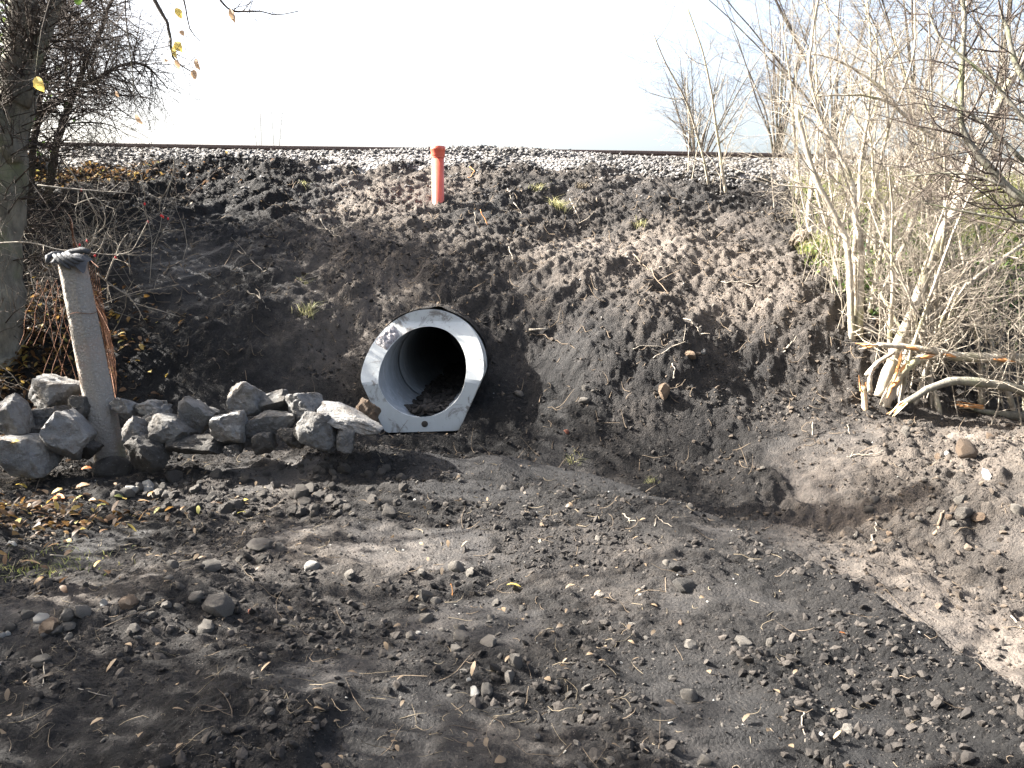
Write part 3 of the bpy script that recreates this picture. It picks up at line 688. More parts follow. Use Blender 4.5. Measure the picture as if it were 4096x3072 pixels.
def post():
    b, D = ray(455, 1880); b = at(455, 1905, D); t = at(285, 1030, D + .12); ax = t - b; L = np.linalg.norm(ax); ax /= L
    root = thing('concrete_post', 'old leaning concrete fence post with pitted moss stained sides', 'post', tuple(b))
    r = VR - ax * (VR @ ax); r /= np.linalg.norm(r); f = np.cross(ax, r)
    mb = MB(); n = 60; prof = []
    for a, c in ((-.098, -.055), (-.055, -.098), (.055, -.098), (.098, -.055), (.098, .055), (.055, .098), (-.055, .098), (-.098, .055)): prof.append((a, c))
    pr = []
    for q in range(8):
        a, c = np.array(prof[q]), np.array(prof[(q + 1) % 8])
        for s_ in np.linspace(0, 1, 5)[:-1]: pr.append(a + (c - a) * s_)
    pr = np.array(pr); m = len(pr); V = []
    for i in range(n + 1):
        h = -.25 + (L + .25) * i / n; s_ = 1.0 - .16 * i / n; an = np.arctan2(pr[:, 1], pr[:, 0])
        j = .0022 * fbm(an * 6, an * 0 + h * 14, 3, 3); d = pr * s_ + pr / np.linalg.norm(pr, axis=1, keepdims=True) * j[:, None]
        V.append(b + ax * h + d[:, :1] * r + d[:, 1:] * f)
    V.append(np.repeat((b + ax * (L + .004))[None], m, 0)); n += 1
    i = np.arange(n)[:, None] * m; j = np.arange(m)[None]; j2 = (j + 1) % m
    mb.add(np.concatenate(V), np.stack([i + j, i + j2, i + m + j2, i + m + j], -1).reshape(-1, 4))
    mb.build('shaft', M['concrete_old'], root)
    # rusty tie-wire loop and the hairline crack stay on the post
    w = MB(); hh = L * .745
    th = np.linspace(0, 2 * np.pi, 33); w.tube([b + ax * (hh + .01 * math.sin(3 * q)) + (math.cos(q) * r + math.sin(q) * f) * .103 for q in th], .0022, 5)
    w.build('tie_wire', M['rust'], root)
    # glove
    g0 = thing('work_glove', 'dark grey work glove draped over the top of the concrete post', 'glove', tuple(t))
    k = NT('glove_rubber', .75, .3); p = k.coord('Object'); M['glove'] = k.out(k.mix(k.noise(p, 18, 5), (.026, .027, .030), (.060, .062, .066)), k.bump(k.noise(p, 45, 5, .7), .6, .008))
    def P(a, c, h): return t + r * a + f * c + ax * h
    mb = MB(); nu, nv = 16, 12; V = []
    for a in range(nu):
        for c in range(nv):
            A = -.115 + .235 * a / (nu - 1); Cc = .09 - .20 * c / (nv - 1)
            dr = -.16 * sstep(.02, -.12, np.array(Cc)) * 1.0 - .10 * sstep(.06, .13, np.array(A)) + .008 * math.sin(A * 60) + .006 * math.sin(Cc * 70 + A * 30)
            V.append(P(A, max(Cc, -.115), .022 + float(dr) * (.35 + .3 * (A + .1) / .2)))
    idx = lambda a, c: a * nv + c
    F = [[idx(a, c), idx(a, c + 1), idx(a + 1, c + 1), idx(a + 1, c)] for a in range(nu - 1) for c in range(nv - 1)]
    mb.add(V, F); mb.build('palm', M['glove'], g0)
    for q in range(4):
        fm = MB(); o_ = .033 * q
        pts = [P(-.075 + o_, -.085, .022), P(-.045 + o_, -.108, -.006), P(-.012 + o_ * 1.05, -.112, -.045 + .004 * q), P(.018 + o_ * 1.1, -.110, -.078 + .010 * q), P(.034 + o_ * 1.1, -.106, -.096 + .014 * q)]
        fm.tube(pts, [.013, .0165, .0165, .0145, .007], 10, True); fm.build('finger', M['glove'], g0)
    fm = MB(); fm.tube([P(-.06, .02, .035), P(-.105, -.04, .035), P(-.118, -.09, .015), P(-.12, -.11, -.03)], [.02, .022, .02, .012], 10, True); fm.build('thumb', M['glove'], g0)
    fm = MB(); fm.tube([P(-.10, .06, .03), P(-.03, .075, .05), P(.05, .07, .052), P(.11, .05, .03)], [.018, .024, .024, .018], 10, True); fm.build('cuff', M['glove'], g0)
    # foot stone
    c = at(450, 1893, D - .16); pv, pf = rock_shape(3, 911, 5, 8, .03, False, .8); q = MB(); q.add(pv * np.array([.135, .10, .085]), pf)
    me = q.mesh('foot_stone'); me.materials.append(M['rock_dark']); tag(obj('foot_stone', me, (c[0], c[1], gz(c[0], c[1]) + .045), (0, 0, .3)), 'dark rounded stone set against the foot of the concrete post', 'stone')
    return D
POST_D = post()

# ------------------------------------------------------------------ rusty chain-link fence, slumped behind the post
def fence():
    DA = POST_D + .15
    c00, c01 = at(462, 1640, DA), at(395, 1060, DA + .05); e = at(405, 1330, DA + 1.5); e[2] = gz(e[0], e[1]); c10, c11 = e, at(255, 850, DA + 1.6)
    root = thing('chain_link_fence', 'rusty chain link fence mesh slumped behind the concrete post', 'fence', tuple(c00))
    L, H, m = 1.55, 1.15, .055; nrm = VR
    def S(s, h):                                     # the slumped surface: leans and bulges
        a, b = s / L, h / H
        p = (c00 * (1 - a) + c10 * a) * (1 - b) + (c01 * (1 - a) + c11 * a) * b
        return p + nrm * (.05 * math.sin(a * 5 + b * 3) * b + .03 * math.sin(b * 6))
    cols = int(L / m)
    for i in range(cols):
        pts = []; n = int(H / m)
        for q in range(n + 1): pts.append(S(i * m + (m * .52 if q % 2 else 0) + .004 * math.sin(q * 3), q * m) + nrm * (.004 if q % 2 else -.004))
        mb = MB(); mb.tube(pts, .0019, 3); mb.build('wire', M['rust'], root)
    for h in (.08, H * .55, H - .02):
        mb = MB(); mb.tube([S(s_, h) for s_ in np.linspace(0, L, 20)], .003, 4); mb.build('straining_wire', M['rust'], root)
    # a sagging roll-end with wide meshes on the near side
    n0 = at(250, 1200, DA - .02); n1 = at(390, 1640, DA)
    r2 = thing('loose_wire_mesh', 'wide rusty mesh of wire hanging beside the tree and concrete post', 'wire mesh', tuple(n1))
    for i in range(7):
        for sgn in (1, -1):
            a = at(150 + i * 34, 1120, DA + .3); c = at(150 + i * 34 + sgn * 150, 1640, DA + .1)
            if not (120 < 150 + i * 34 + sgn * 150 < 420): c = at(150 + i * 34 + sgn * 75, 1380, DA + .2)
            mb = MB(); mb.tube([a + (c - a) * t + VF * .03 * math.sin(t * 9 + i) for t in np.linspace(0, 1, 7)], .0028, 3); mb.build('wire', M['rust'], r2)
fence()

# ------------------------------------------------------------------ loose stones on the mud
G = 'loose stones lying on the mud'
def ZA(x, y, w, h): return (x * .5556, 2150 + y * .5556, w * .5556, h * .5556)
def ZB(x, y, w, h): return (1100 + x * .5556, 2150 + y * .5556, w * .5556, h * .5556)
def ZC(x, y, w, h): return (2000 + x * .5425, 1300 + y * .5425, w * .5425, h * .5425)
def ZD(x, y, w, h): return (3000 + x * .4973, 1400 + y * .4973, w * .4973, h * .4973)
def ZE(x, y, w, h): return (2200 + x * .5556, 2150 + y * .5556, w * .5556, h * .5556)
W1 = 'stone in the low windrow of stones beside the gravel heap'
W2 = 'grey stone in the loose scatter on the open mud'
W3 = 'stone on the brown ditch bank'
STONES = [(ZB(270, 190, 115, 85), 'stone_pale', 'white three cornered stone lying alone on the mud'),
    (ZB(1330, 640, 105, 85), 'stone', 0), (ZB(975, 700, 65, 65), 'stone', 0), (ZB(1030, 684, 45, 30), 'stone_pale', 'small white flake beside a grey stone on the open mud'),
    (ZB(1735, 875, 105, 135), 'stone', 'tall grey stone standing proud beside the rut'), (ZB(1690, 1000, 105, 105), 'stone', 0), (ZB(1525, 1085, 95, 105), 'stone', 'flat brown grey stone touching a white mottled stone'),
    (ZB(1435, 1095, 75, 80), 'stone_pale', 'white mottled stone touching a flat brown grey stone'), (ZB(1395, 1020, 42, 28), 'stone_pale', 'white chip lying on the mud above the mottled stone'), (ZB(1530, 745, 140, 75), 'stone', 0), (ZB(1345, 705, 135, 55), 'stone', 0),
    (ZB(1090, 570, 115, 85), 'stone', 0), (ZB(1060, 500, 75, 85), 'stone', 0), (ZB(1305, 200, 125, 115), 'stone', 'biggest rough stone of the scatter on the open mud'), (ZB(1055, 250, 65, 55), 'stone', 0),
    (ZB(1405, 245, 65, 75), 'stone', 0), (ZB(1160, 450, 75, 65), 'stone', 0), (ZB(1080, 415, 135, 85), 'stone', 0), (ZB(1300, 790, 85, 55), 'stone', 0), (ZB(40, 65, 85, 60), 'stone', 0), (ZB(540, 255, 85, 65), 'stone', 0),
    (ZB(1590, 460, 60, 55), 'stone', 0), (ZB(1780, 510, 45, 50), 'stone', 0), (ZB(290, 405, 50, 45), 'stone', 0), (ZB(65, 595, 60, 50), 'stone', 0), (ZB(2030, 1045, 60, 60), 'stone', 0),
    (ZA(1565, 472, 245, 150), 'stone', 'large flat faced grey boulder beside the gravel heap'), (ZA(1870, 45, 185, 90), 'stone', 'long humped grey stone by two small stones'), (ZA(2015, 62, 80, 62), 'stone', 0),
    (ZA(1520, 195, 145, 85), 'stone', 'slanted brown grey stone pressed into the mud'), (ZA(1490, 632, 120, 95), 'stone', 0), (ZA(960, 643, 110, 60), 'stone', 0), (ZA(300, 872, 145, 75), 'stone', 'low pinkish grey stone among dead grass'),
    (ZA(350, 622, 135, 100), 'stone_tan', 'tan rounded stone in the windrow of stones'), (ZA(300, 578, 110, 70), 'stone_pale', 'white stone behind the tan rounded stone'), (ZA(200, 542, 95, 75), 'stone', 1), (ZA(80, 632, 85, 65), 'stone', 1),
    (ZA(60, 688, 52, 52), 'stone_pale', 1), (ZA(15, 700, 50, 40), 'stone_pale', 1), (ZA(400, 662, 115, 55), 'stone', 1), (ZA(495, 627, 115, 60), 'stone', 1), (ZA(590, 525, 125, 90), 'stone', 1), (ZA(490, 545, 100, 80), 'stone', 1),
    (ZA(745, 462, 62, 55), 'stone_pale', 'small white stone above the windrow'), (ZA(930, 455, 145, 90), 'stone_tan', 'tan stone half sunk in the end of the windrow'), (ZA(825, 530, 65, 80), 'stone', 1), (ZA(960, 548, 55, 45), 'stone', 1),
    (ZA(1100, 548, 75, 55), 'stone', 1), (ZA(1020, 500, 60, 35), 'stone', 1), (ZA(1290, 490, 100, 55), 'stone', 1), (ZA(1195, 480, 80, 50), 'stone', 1), (ZA(1410, 420, 100, 100), 'stone', 'squat grey stone leaning on the large flat faced boulder'),
    (ZA(1245, 185, 85, 65), 'stone', 0), (ZA(1215, 287, 65, 40), 'stone', 0), (ZA(85, 47, 75, 45), 'stone_pale', 'bluish white stone in the shaded leaf litter'), (ZA(500, 705, 65, 60), 'stone', 1), (ZA(1890, 150, 95, 65), 'stone', 0), (ZA(1720, 152, 65, 42), 'stone', 0),
    (ZA(1800, 530, 30, 30), 'leafstone', 'small red brick chip on the side of the gravel heap'),
    (ZC(1212, 475, 82, 115), 'stone_tan', 'pale pointed stone standing on the lower bank'), (ZC(620, 548, 85, 50), 'stone', 'flat pale stone on the dark bank beside the culvert'), (ZC(140, 500, 75, 55), 'stone', 'half buried stone close beside the culvert'),
    (ZC(1400, 215, 105, 52), 'stone_tan', 'small tan slab on the bank above the pointed stone'), (ZC(1500, 195, 42, 42), 'stone_pale', 'round white pebble next to the small tan slab'), (ZC(630, 460, 62, 42), 'stone', 'brownish stone just above the flat pale stone'),
    (ZC(495, 785, 55, 38), 'leafstone', 'brick red fragment on the dark bank'), (ZC(30, 1200, 62, 45), 'stone', 0), (ZC(1400, 1330, 60, 40), 'stone', 0),
    (ZD(1580, 832, 48, 52), 'stone_pale', 'round pale stone next to its twin on the brown ditch bank'), (ZD(1510, 852, 62, 54), 'stone_tan', 2), (ZD(1930, 690, 64, 60), 'stone_tan', 2), (ZD(1700, 1195, 115, 85), 'stone', 2), (ZD(1712, 1292, 130, 95), 'stone', 2),
    (ZD(1360, 1350, 64, 62), 'stone', 2), (ZD(1640, 1392, 64, 54), 'stone', 2), (ZD(1450, 1282, 78, 64), 'stone', 2), (ZD(2150, 1272, 115, 88), 'stone', 2), (ZD(850, 1482, 42, 60), 'stone', 2), (ZD(1120, 1470, 48, 38), 'stone_tan', 2),
    (ZD(1290, 580, 64, 44), 'stone', 2), (ZD(1250, 642, 72, 82), 'stone', 2), (ZD(1900, 992, 62, 105), 'stone_pale', 'tall grey white stone upright on the ditch bank'), (ZD(1740, 792, 180, 145), 'stone_tan', 'big earthy block wedged in the ditch bank'), (ZD(1000, 1190, 82, 62), 'stone', 2),
    (ZD(950, 1272, 84, 60), 'stone', 2), (ZD(2040, 1425, 64, 62), 'stone', 2), (ZD(1600, 1340, 60, 50), 'stone_tan', 2), (ZD(1840, 1340, 120, 60), 'stone_tan', 2),
    (ZE(1000, 1120, 140, 90), 'stone', 'broad grey stone set in the rut edge'), (ZE(965, 340, 190, 120), 'rock_dark', 'smooth dark stone bedded flush in the ditch edge'), (ZE(1390, 745, 140, 85), 'stone', 0), (ZE(1010, 760, 120, 65), 'stone', 0), (ZE(1580, 745, 60, 70), 'stone', 0), (ZE(935, 612, 38, 42), 'stone_tan', 'small reddish pebble on the mud slope'),
    (ZE(1440, 1015, 55, 45), 'rock_dark', 0), (ZE(880, 1000, 60, 40), 'stone', 0), (ZE(1110, 1590, 110, 90), 'stone', 0), (ZE(840, 175, 65, 65), 'stone', 0), (ZE(900, 205, 90, 60), 'rock_dark', 0)]
_r = np.random.default_rng(23)
for i in range(95):                                   # the gravelly patch before the rock row
    sz = 20 + 48 * _r.random() ** 2.2; STONES.append(((_r.uniform(640, 1620), 1850 + 210 * _r.random(), sz, sz * _r.uniform(.65, .95)), 'stone_earthy', 3))
for i in range(14): STONES.append(((_r.normal(590, 60), _r.uniform(1930, 1985), _r.uniform(34, 60), _r.uniform(30, 44)), 'stone_pale' if i % 3 == 0 else 'stone', 4))
M['leafstone'] = stone_mat('brick_chip', (.38, .12, .07), (.45, .17, .10), (.15, .07, .05), .4, 30)
MESH = {}
LBL = ('grey stone in the loose scatter on the open mud', 'stone in the low windrow of stones beside the gravel heap', 'stone lying loose on the brown ditch bank', 'stone in the gravelly patch before the rock row', 'pebble in the small heap near the post foot')
GRP = ('stones on the open mud', 'stones of the windrow', 'stones on the ditch bank', 'stones before the rock row', 'pebbles near the post foot')
for i, ((u, v, w, h), mt, lab) in enumerate(STONES):
    q, D = ray(u, v + h * .38)
    key = (i % 12, mt)
    if key not in MESH:
        pv, pf = rock_shape(2, 700 + i % 12, 6, 11, .05, i % 2 == 0, .65); b_ = MB(); b_.add(pv, pf); me = b_.mesh('stone', smooth=True); me.materials.append(M[mt])
        try: me.set_sharp_from_angle(angle=R(35))
        except Exception: pass
        MESH[key] = me
    W = w / 4 / FPX * D / 2; H = h / 4 / FPX * D / 2 * 1.12
    o = obj('stone', MESH[key], (q[0], q[1], q[2] + H * .45), (_r.normal(0, .15), _r.normal(0, .2), -YAW + _r.normal(0, .2)), (W, (W + H) / 2, H))
    if isinstance(lab, int): tag(o, LBL[lab], 'stone', GRP[lab])
    else: tag(o, lab, 'stone')

# ------------------------------------------------------------------ woody plants
class Plant:
    """stems and twigs of one plant; twigs() collects the fine growth in one mesh"""
    def __init__(self, name, label, cat, base, mat, tmat, group=None, seed=0):
        self.root = thing(name, label, cat, tuple(base), group); self.mat, self.tm = mat, tmat
        self.tw = MB(); self.r = np.random.default_rng(seed); self.bt = {}
    def stem(self, pts, r0, r1, name='stem', k=8, mat=None, cap=True, wob=.0):
        pts = np.asarray(pts, float); n = max(6, 3 * len(pts))
        t = np.linspace(0, len(pts) - 1, n); q = np.stack([np.interp(t, np.arange(len(pts)), pts[:, c]) for c in range(3)], 1)
        for _ in range(2): q[1:-1] = (q[:-2] + 2 * q[1:-1] + q[2:]) / 4
        q[1:-1] += self.r.normal(0, wob + r0 * .10, (n - 2, 3))
        rad = r0 + (r1 - r0) * np.linspace(0, 1, n); rad = rad * (1 + self.r.normal(0, .05, n))
        mb = MB(); mb.tube(q, rad, k, cap); self.last = mb.build(name, mat or self.mat, self.root); return q, rad
    def sprout(self, p, d, L, r, lvl, kids=5, spread=.8, up=.12, wob=.16, thorn=False, k=3):
        rs_ = self.r; n = 3 if lvl == 0 else 5; pts = [np.asarray(p, float)]; d = np.asarray(d, float) / (np.linalg.norm(d) + 1e-9)
        for _ in range(n - 1):
            d = d + rs_.normal(0, wob, 3) + UP * up * .5; d /= np.linalg.norm(d); pts.append(pts[-1] + d * L / (n - 1))
        rad = np.linspace(r, max(r * .35, .0009), n); self.bt.setdefault((n, k), []).append((pts, rad))
        if lvl > 0:
            for _ in range(kids):
                t = rs_.uniform(.15, 1) * (n - 1); i = min(int(t), n - 2); q = pts[i] + (pts[i + 1] - pts[i]) * (t - i)
                dd = pts[i + 1] - pts[i]; dd = dd / np.linalg.norm(dd); rv = rs_.normal(size=3); rv -= dd * (rv @ dd); rv /= np.linalg.norm(rv)
                self.sprout(q, dd * (1 - spread * .45) + rv * spread, L * rs_.uniform(.3, .62), rad[i] * .62, lvl - 1, max(2, kids - 1), spread, up, wob, thorn)
    def clothe(self, q, rad, n, L, lvl=1, kids=4, t0=.15, spread=.85, up=.1, k=3):
        for _ in range(n):
            t = self.r.uniform(t0, 1) * (len(q) - 1); i = min(int(t), len(q) - 2); p = q[i] + (q[i + 1] - q[i]) * (t - i)
            d = q[i + 1] - q[i]; d = d / np.linalg.norm(d); rv = self.r.normal(size=3); rv -= d * (rv @ d); rv /= np.linalg.norm(rv)
            self.sprout(p, d * .5 + rv * spread, L * self.r.uniform(.5, 1.2), min(rad[i] * .5, .006 + .004 * self.r.random()), lvl, kids, spread, up, k=k)
    def done(self, name='twigs'):
        for (n, k), L in self.bt.items(): self.tw.tubes(np.array([a for a, _ in L]), np.array([b for _, b in L]), k)
        if self.tw.v: return tag(self.tw.build(name, self.tm, self.root), kind='stuff')
def z7(x, y): return (3000 + x * .5726, 750 + y * .5726)
def z6(x, y): return (3000 + x * .4973, y * .4973)
def z1(x, y): return (x * .4973, y * .4973)
def z2(x, y): return (x * .4973, 800 + y * .4973)
def trace(pix, D, dD=0.0):
    n = len(pix); return [at(u, v, D + dD * i / max(1, n - 1)) for i, (u, v) in enumerate(pix)]
def base_of(u, v):
    q, D = ray(u, v); return q, D

SG = 'bare coppiced shrubs at the end of the bank'
# first clump: two pale stems rising together
q, D = base_of(*z7(720, 1060))
P = Plant('coppice_shrub', 'pale twin stemmed bare shrub rooted at the edge of the dug bank', 'shrub', q, M['bark'], M['twig'], SG, 1)
for pix, r0, r1, dd in (([z7(715, 1085), z7(705, 800), z7(692, 560), z7(688, 400), z7(620, 260), z7(540, 100), z6(505, 1400), z6(440, 1130), z6(372, 880)], .062, .040, .2),
                        ([z7(768, 1050), z7(770, 700), z7(785, 400), z7(740, 250), z7(722, 30), z6(800, 1400), z6(700, 1220), z6(570, 960), z6(500, 740), z6(462, 560), z6(500, 300), z6(545, 0), z6(560, -200)], .060, .018, .5),
                        ([z7(735, 1040), z7(735, 800), z7(730, 500), z7(735, 250), z7(770, 60), z6(880, 1300), z6(950, 1000), z6(975, 600), z6(960, 200), z6(930, -100)], .05, .016, .9)):
    a, b = P.stem(trace(pix, D, dd), r0 * .58, r1 * .6); P.clothe(a, b, 16, .8, 2, 4, .3, .6, .2)
P.done()
# second clump: forked stems and the long dark side branches
q, D = base_of(*z7(860, 880))
P = Plant('coppice_shrub', 'forked bare shrub with long leaning stems and dark side branches', 'shrub', q, M['bark'], M['twig'], SG, 2)
for pix, r0, r1, dd, nt in (([z7(835, 880), z7(900, 560), z7(925, 350), z7(965, 160), z7(870, 50), z6(1000, 1560), z6(1050, 1300), z6(1110, 1030), z6(1180, 850), z6(1320, 490), z6(1330, 250), z6(1325, 0), z6(1330, -200)], .048, .014, .3, 16),
                            ([z7(885, 890), z7(970, 640), z7(1080, 400), z7(1170, 130), z7(1230, -20), z6(1400, 1500), z6(1530, 1250), z6(1690, 950), z6(1750, 700), z6(1720, 400), z6(1750, -100)], .062, .02, .6, 18),
                            ([z6(1495, 1110), z6(1380, 1040), z6(1250, 940), z6(1150, 830), z6(1050, 800), z6(900, 760), z6(700, 770), z6(535, 768)], .042, .010, .1, 8),
                            ([z6(1180, 860), z6(1080, 720), z6(900, 590), z6(700, 480), z6(530, 430), z6(420, 450)], .034, .008, .2, 10),
                            ([z6(1115, 1030), z6(1090, 700), z6(1050, 430), z6(1000, 250), z6(905, 60), z6(980, -30)], .026, .008, .3, 10),
                            ([z6(1010, 1160), z6(1110, 1010)], .02, .014, .1, 2)):
    a, b = P.stem(trace(pix, D, dd), r0 * .58, r1 * .6); P.clothe(a, b, nt, .7, 2, 4, .25, .7, .15)
P.done()
# slim shrub at the upper edge of the soil
q, D = base_of(*z7(425, 335))
P = Plant('coppice_shrub', 'slender stemmed shrub standing beside a clod at the bank edge', 'shrub', q, M['bark'], M['twig'], SG, 3)
for pix, r0, r1, dd in (([z7(430, 340), z7(395, 210), z7(425, 60), z6(500, 1420), z6(560, 1100), z6(540, 700), z6(520, 300), z6(540, 0)], .055, .014, .5),
                        ([z7(420, 320), z7(380, 150), z7(345, 0), z6(375, 1250), z6(385, 900), z6(370, 600), z6(345, 250), z6(330, -50)], .014, .005, .2),
                        ([z7(500, 340), z7(530, 230), z7(600, 60), z6(720, 1200), z6(830, 850), z6(800, 500)], .04, .012, .7)):
    a, b = P.stem(trace(pix, D, dd), r0 * .58, r1 * .6); P.clothe(a, b, 14, .8, 2, 4, .3, .7, .2)
P.done()
q, D = base_of(*z7(650, 740))
P = Plant('coppice_shrub', 'thin yellowish leaning stem with many fine shoots at its foot', 'shrub', q, M['bark'], M['twig'], SG, 4)
a, b = P.stem(trace([z7(648, 735), z7(575, 450), z7(500, 150), z7(450, -10), z6(480, 1200), z6(400, 800)], D, .3), .020, .008); P.clothe(a, b, 14, .7, 2, 4, .1, .7, .25)
for i in range(22):
    x = P.r.normal(0, .25); bb = q + VR * x + VF * P.r.normal(0, .2); bb[2] = gz(bb[0], bb[1])
    P.sprout(bb, np.array([P.r.normal(0, .25), P.r.normal(0, .2), 1]), P.r.uniform(.5, 1.3), .006, 1, 3, .6, .1, .08)
P.done()
# torn tree: the big broken-rooted stem and its split limbs
q, D = base_of(*z7(930, 1480))
TD = D
P = Plant('torn_tree', 'pale leaning tree stem with torn orange wood at its broken foot', 'tree', q, M['bark'], M['twig'], None, 5)
a, b = P.stem(trace([z7(905, 1460), z7(960, 1290), z7(1060, 1050), z7(1200, 690), z7(1300, 390), z7(1420, 180), z7(1490, 0), z6(1800, 1180), z6(1950, 930), z6(2060, 720), z6(2160, 540), z6(2260, 380)], D, .5), .054, .03); P.clothe(a, b, 26, .9, 2, 4, .4, .7, .1)
a, b = P.stem(trace([z7(1085, 1085), z7(1280, 900), z7(1550, 650), z7(1800, 470), z7(2000, 330)], D + .1, .2), .034, .016); P.clothe(a, b, 14, .7, 2, 4, .1, .7, .1)
a, b = P.stem(trace([z7(940, 1530), z7(1010, 1370), z7(1090, 1260), z7(1170, 1205), z7(1260, 1170), z7(1330, 1185)], D - .12), .052, .03, 'split_limb')
a, b = P.stem(trace([z7(815, 1315), z7(870, 1245), z7(940, 1190), z7(1010, 1150)], D - .1), .026, .02, 'split_limb')
a, b = P.stem(trace([z7(835, 1430), z7(835, 1330), z7(860, 1250)], D - .12), .03, .012, 'split_limb')
for (x, y, dx, dy) in ((1000, 1360, 60, -180), (985, 1400, 70, -60), (1050, 1290, 40, -60), (960, 1470, 40, -120), (1190, 1190, 110, -20), (1040, 1250, 20, -110)):
    mb = MB(); mb.tube([at(*z7(x, y), D - .2), at(*z7(x + dx * .5, y + dy * .5), D - .19), at(*z7(x + dx, y + dy), D - .15)], [.012, .022, .003], 4); mb.build('splinter', M['splinter'], P.root)
P.done()
q, D = base_of(*z7(800, 1555))
P = Plant('splintered_stump', 'thin splintered stump sticking up with bare orange wood', 'stump', q, M['palewood'], M['twig'], None, 6)
P.stem(trace([z7(805, 1570), z7(800, 1470), z7(790, 1390)], D), .028, .024)
for i, (x0, x1, y1) in enumerate(((775, 760, 1310), (790, 782, 1345), (805, 808, 1360), (815, 826, 1375))):
    mb = MB(); mb.tube([at(*z7(x0, 1420), D), at(*z7((x0 + x1) / 2, 1380), D), at(*z7(x1, y1), D)], [.014, .009, .002], 4); mb.build('splinter', M['palewood' if i % 2 else 'splinter'], P.root)
# two broken limbs lying across
for lab, pix, r0, r1, seed, lift in (('broken grey limb with splintered end lying across the thicket', [z7(890, 1100), z7(1020, 1105), z7(1200, 1125), z7(1350, 1150), z7(1420, 1180), z7(1600, 1190), z7(1914, 1195), z7(2150, 1200)], .022, .055, 7, -.15),
                                     ('bent green grey limb torn at its foot and arching over the dug soil', [z7(1090, 1500), z7(1250, 1400), z7(1430, 1342), z7(1650, 1368), z7(1914, 1412), z7(2150, 1440)], .030, .048, 8, -.35)):
    q = trace(pix, TD + lift); P = Plant('broken_limb', lab, 'branch', q[0], M['bark_grey'] if seed == 8 else M['bark'], M['twig'], 'broken limbs at the thicket foot', seed)
    a, b = P.stem(q, r0, r1, 'limb', 10); limb = P.last; P.clothe(a, b, 10, .5, 1, 3, .3, .8, .1)
    for i in range(5):
        w_ = a[0] + (a[3] - a[0]) * P.r.uniform(0, 1); mb = MB(); dv = (a[0] - a[2]); dv /= np.linalg.norm(dv)
        mb.tube([w_, w_ + dv * .1 + P.r.normal(0, .012, 3), w_ + dv * P.r.uniform(.15, .3) + P.r.normal(0, .03, 3)], [.012, .009, .002], 4); mb.build('splinter', M['splinter' if i % 2 else 'palewood'], limb)
    if seed == 7:
        for (x, y, x2) in ((1350, 1165, 1440), (1090, 1112, 1180), (1700, 1200, 1860)):
            mb = MB(); mb.tube([at(*z7(x, y), TD + lift - .05), at(*z7((x + x2) / 2, y + 8), TD + lift - .06), at(*z7(x2, y + 20), TD + lift - .05)], [.006, .018, .004], 4); mb.build('splinter', M['splinter'], P.root)
    P.done()
q, D = base_of(*z7(1700, 1590))
P = Plant('broken_limb', 'frayed limb lying half buried on the ditch bank soil', 'branch', q, M['bark_grey'], M['twig'], 'broken limbs at the thicket foot', 9)
tr = [at(*z7(1560, 1560), D) + UP * .02, at(*z7(1700, 1580), D), at(*z7(1914, 1600), D - .05), at(*z7(2100, 1640), D - .1)]; P.stem(tr, .02, .06, 'limb')
for i in range(12):
    a_ = np.array(tr[0]) + VR * P.r.uniform(.0, .12) + UP * P.r.uniform(-.01, .04); mb = MB(); mb.tube([a_, a_ - VR * P.r.uniform(.12, .3) + UP * P.r.uniform(-.02, .08) + VF * P.r.normal(0, .05)], [.008, .002], 4); mb.build('splinter', M['palewood' if i % 2 else 'splinter'], P.root)
# thicket of upright canes
TH = 'thicket shrubs behind the broken limbs'
CAN = [((4.95, 7.25), 20, 2.1, 'dense clump of pale upright canes directly behind the broken limbs'), ((5.6, 7.7), 22, 2.5, 'tall clump of canes with mossy lower stems beside the thicket edge'),
       ((5.0, 8.5), 16, 2.2, 'bushy cane clump growing between grass and thicket'), ((6.1, 8.9), 16, 2.6, 'tall tangled shrub at the back of the thicket'), ((5.7, 6.7), 16, 1.7, 'low brushy clump at the thicket foot above the ditch'),
       ((5.3, 10.2), 9, 2.4, 'loose twiggy shrub below the ballast edge behind the grass'), ((6.6, 10.8), 9, 2.8, 'spreading bare shrub beside the track behind the thicket'), ((4.4, 11.0), 6, 2.2, 'sparse bare shrub at the ballast edge behind the slender stems'), ((7.2, 8.2), 16, 3.6, 'outermost tall cane clump of the thicket')]
for i, ((x, y), n, H, lab) in enumerate(CAN):
    z = gz(x, y); P = Plant('thicket_shrub', lab, 'shrub', (x, y, z), M['bark'], M['twig'], TH, 40 + i)
    for j in range(n):
        bx, by = x + P.r.normal(0, .28), y + P.r.normal(0, .25); h = H * P.r.uniform(.55, 1.15); lean = np.array([P.r.normal(-.06, .26), P.r.normal(0, .2), 0])
        pts = [np.array([bx, by, gz(bx, by) - .04]) + (lean * t ** 1.4 + UP * t) * h + P.r.normal(0, .02, 3) * (t > 0) for t in np.linspace(0, 1, 6)]
        if j % 3 == 0: a, b = P.stem(pts, P.r.uniform(.016, .032), .007, 'cane', 6)
        else:
            b = np.linspace(P.r.uniform(.006, .013), .003, 6); a = np.array(pts); P.tw.tube(a, b, 4)
        P.clothe(a, b, 12, .6, 1 + (j % 2), 4, .1, .75, .12)
    P.done()
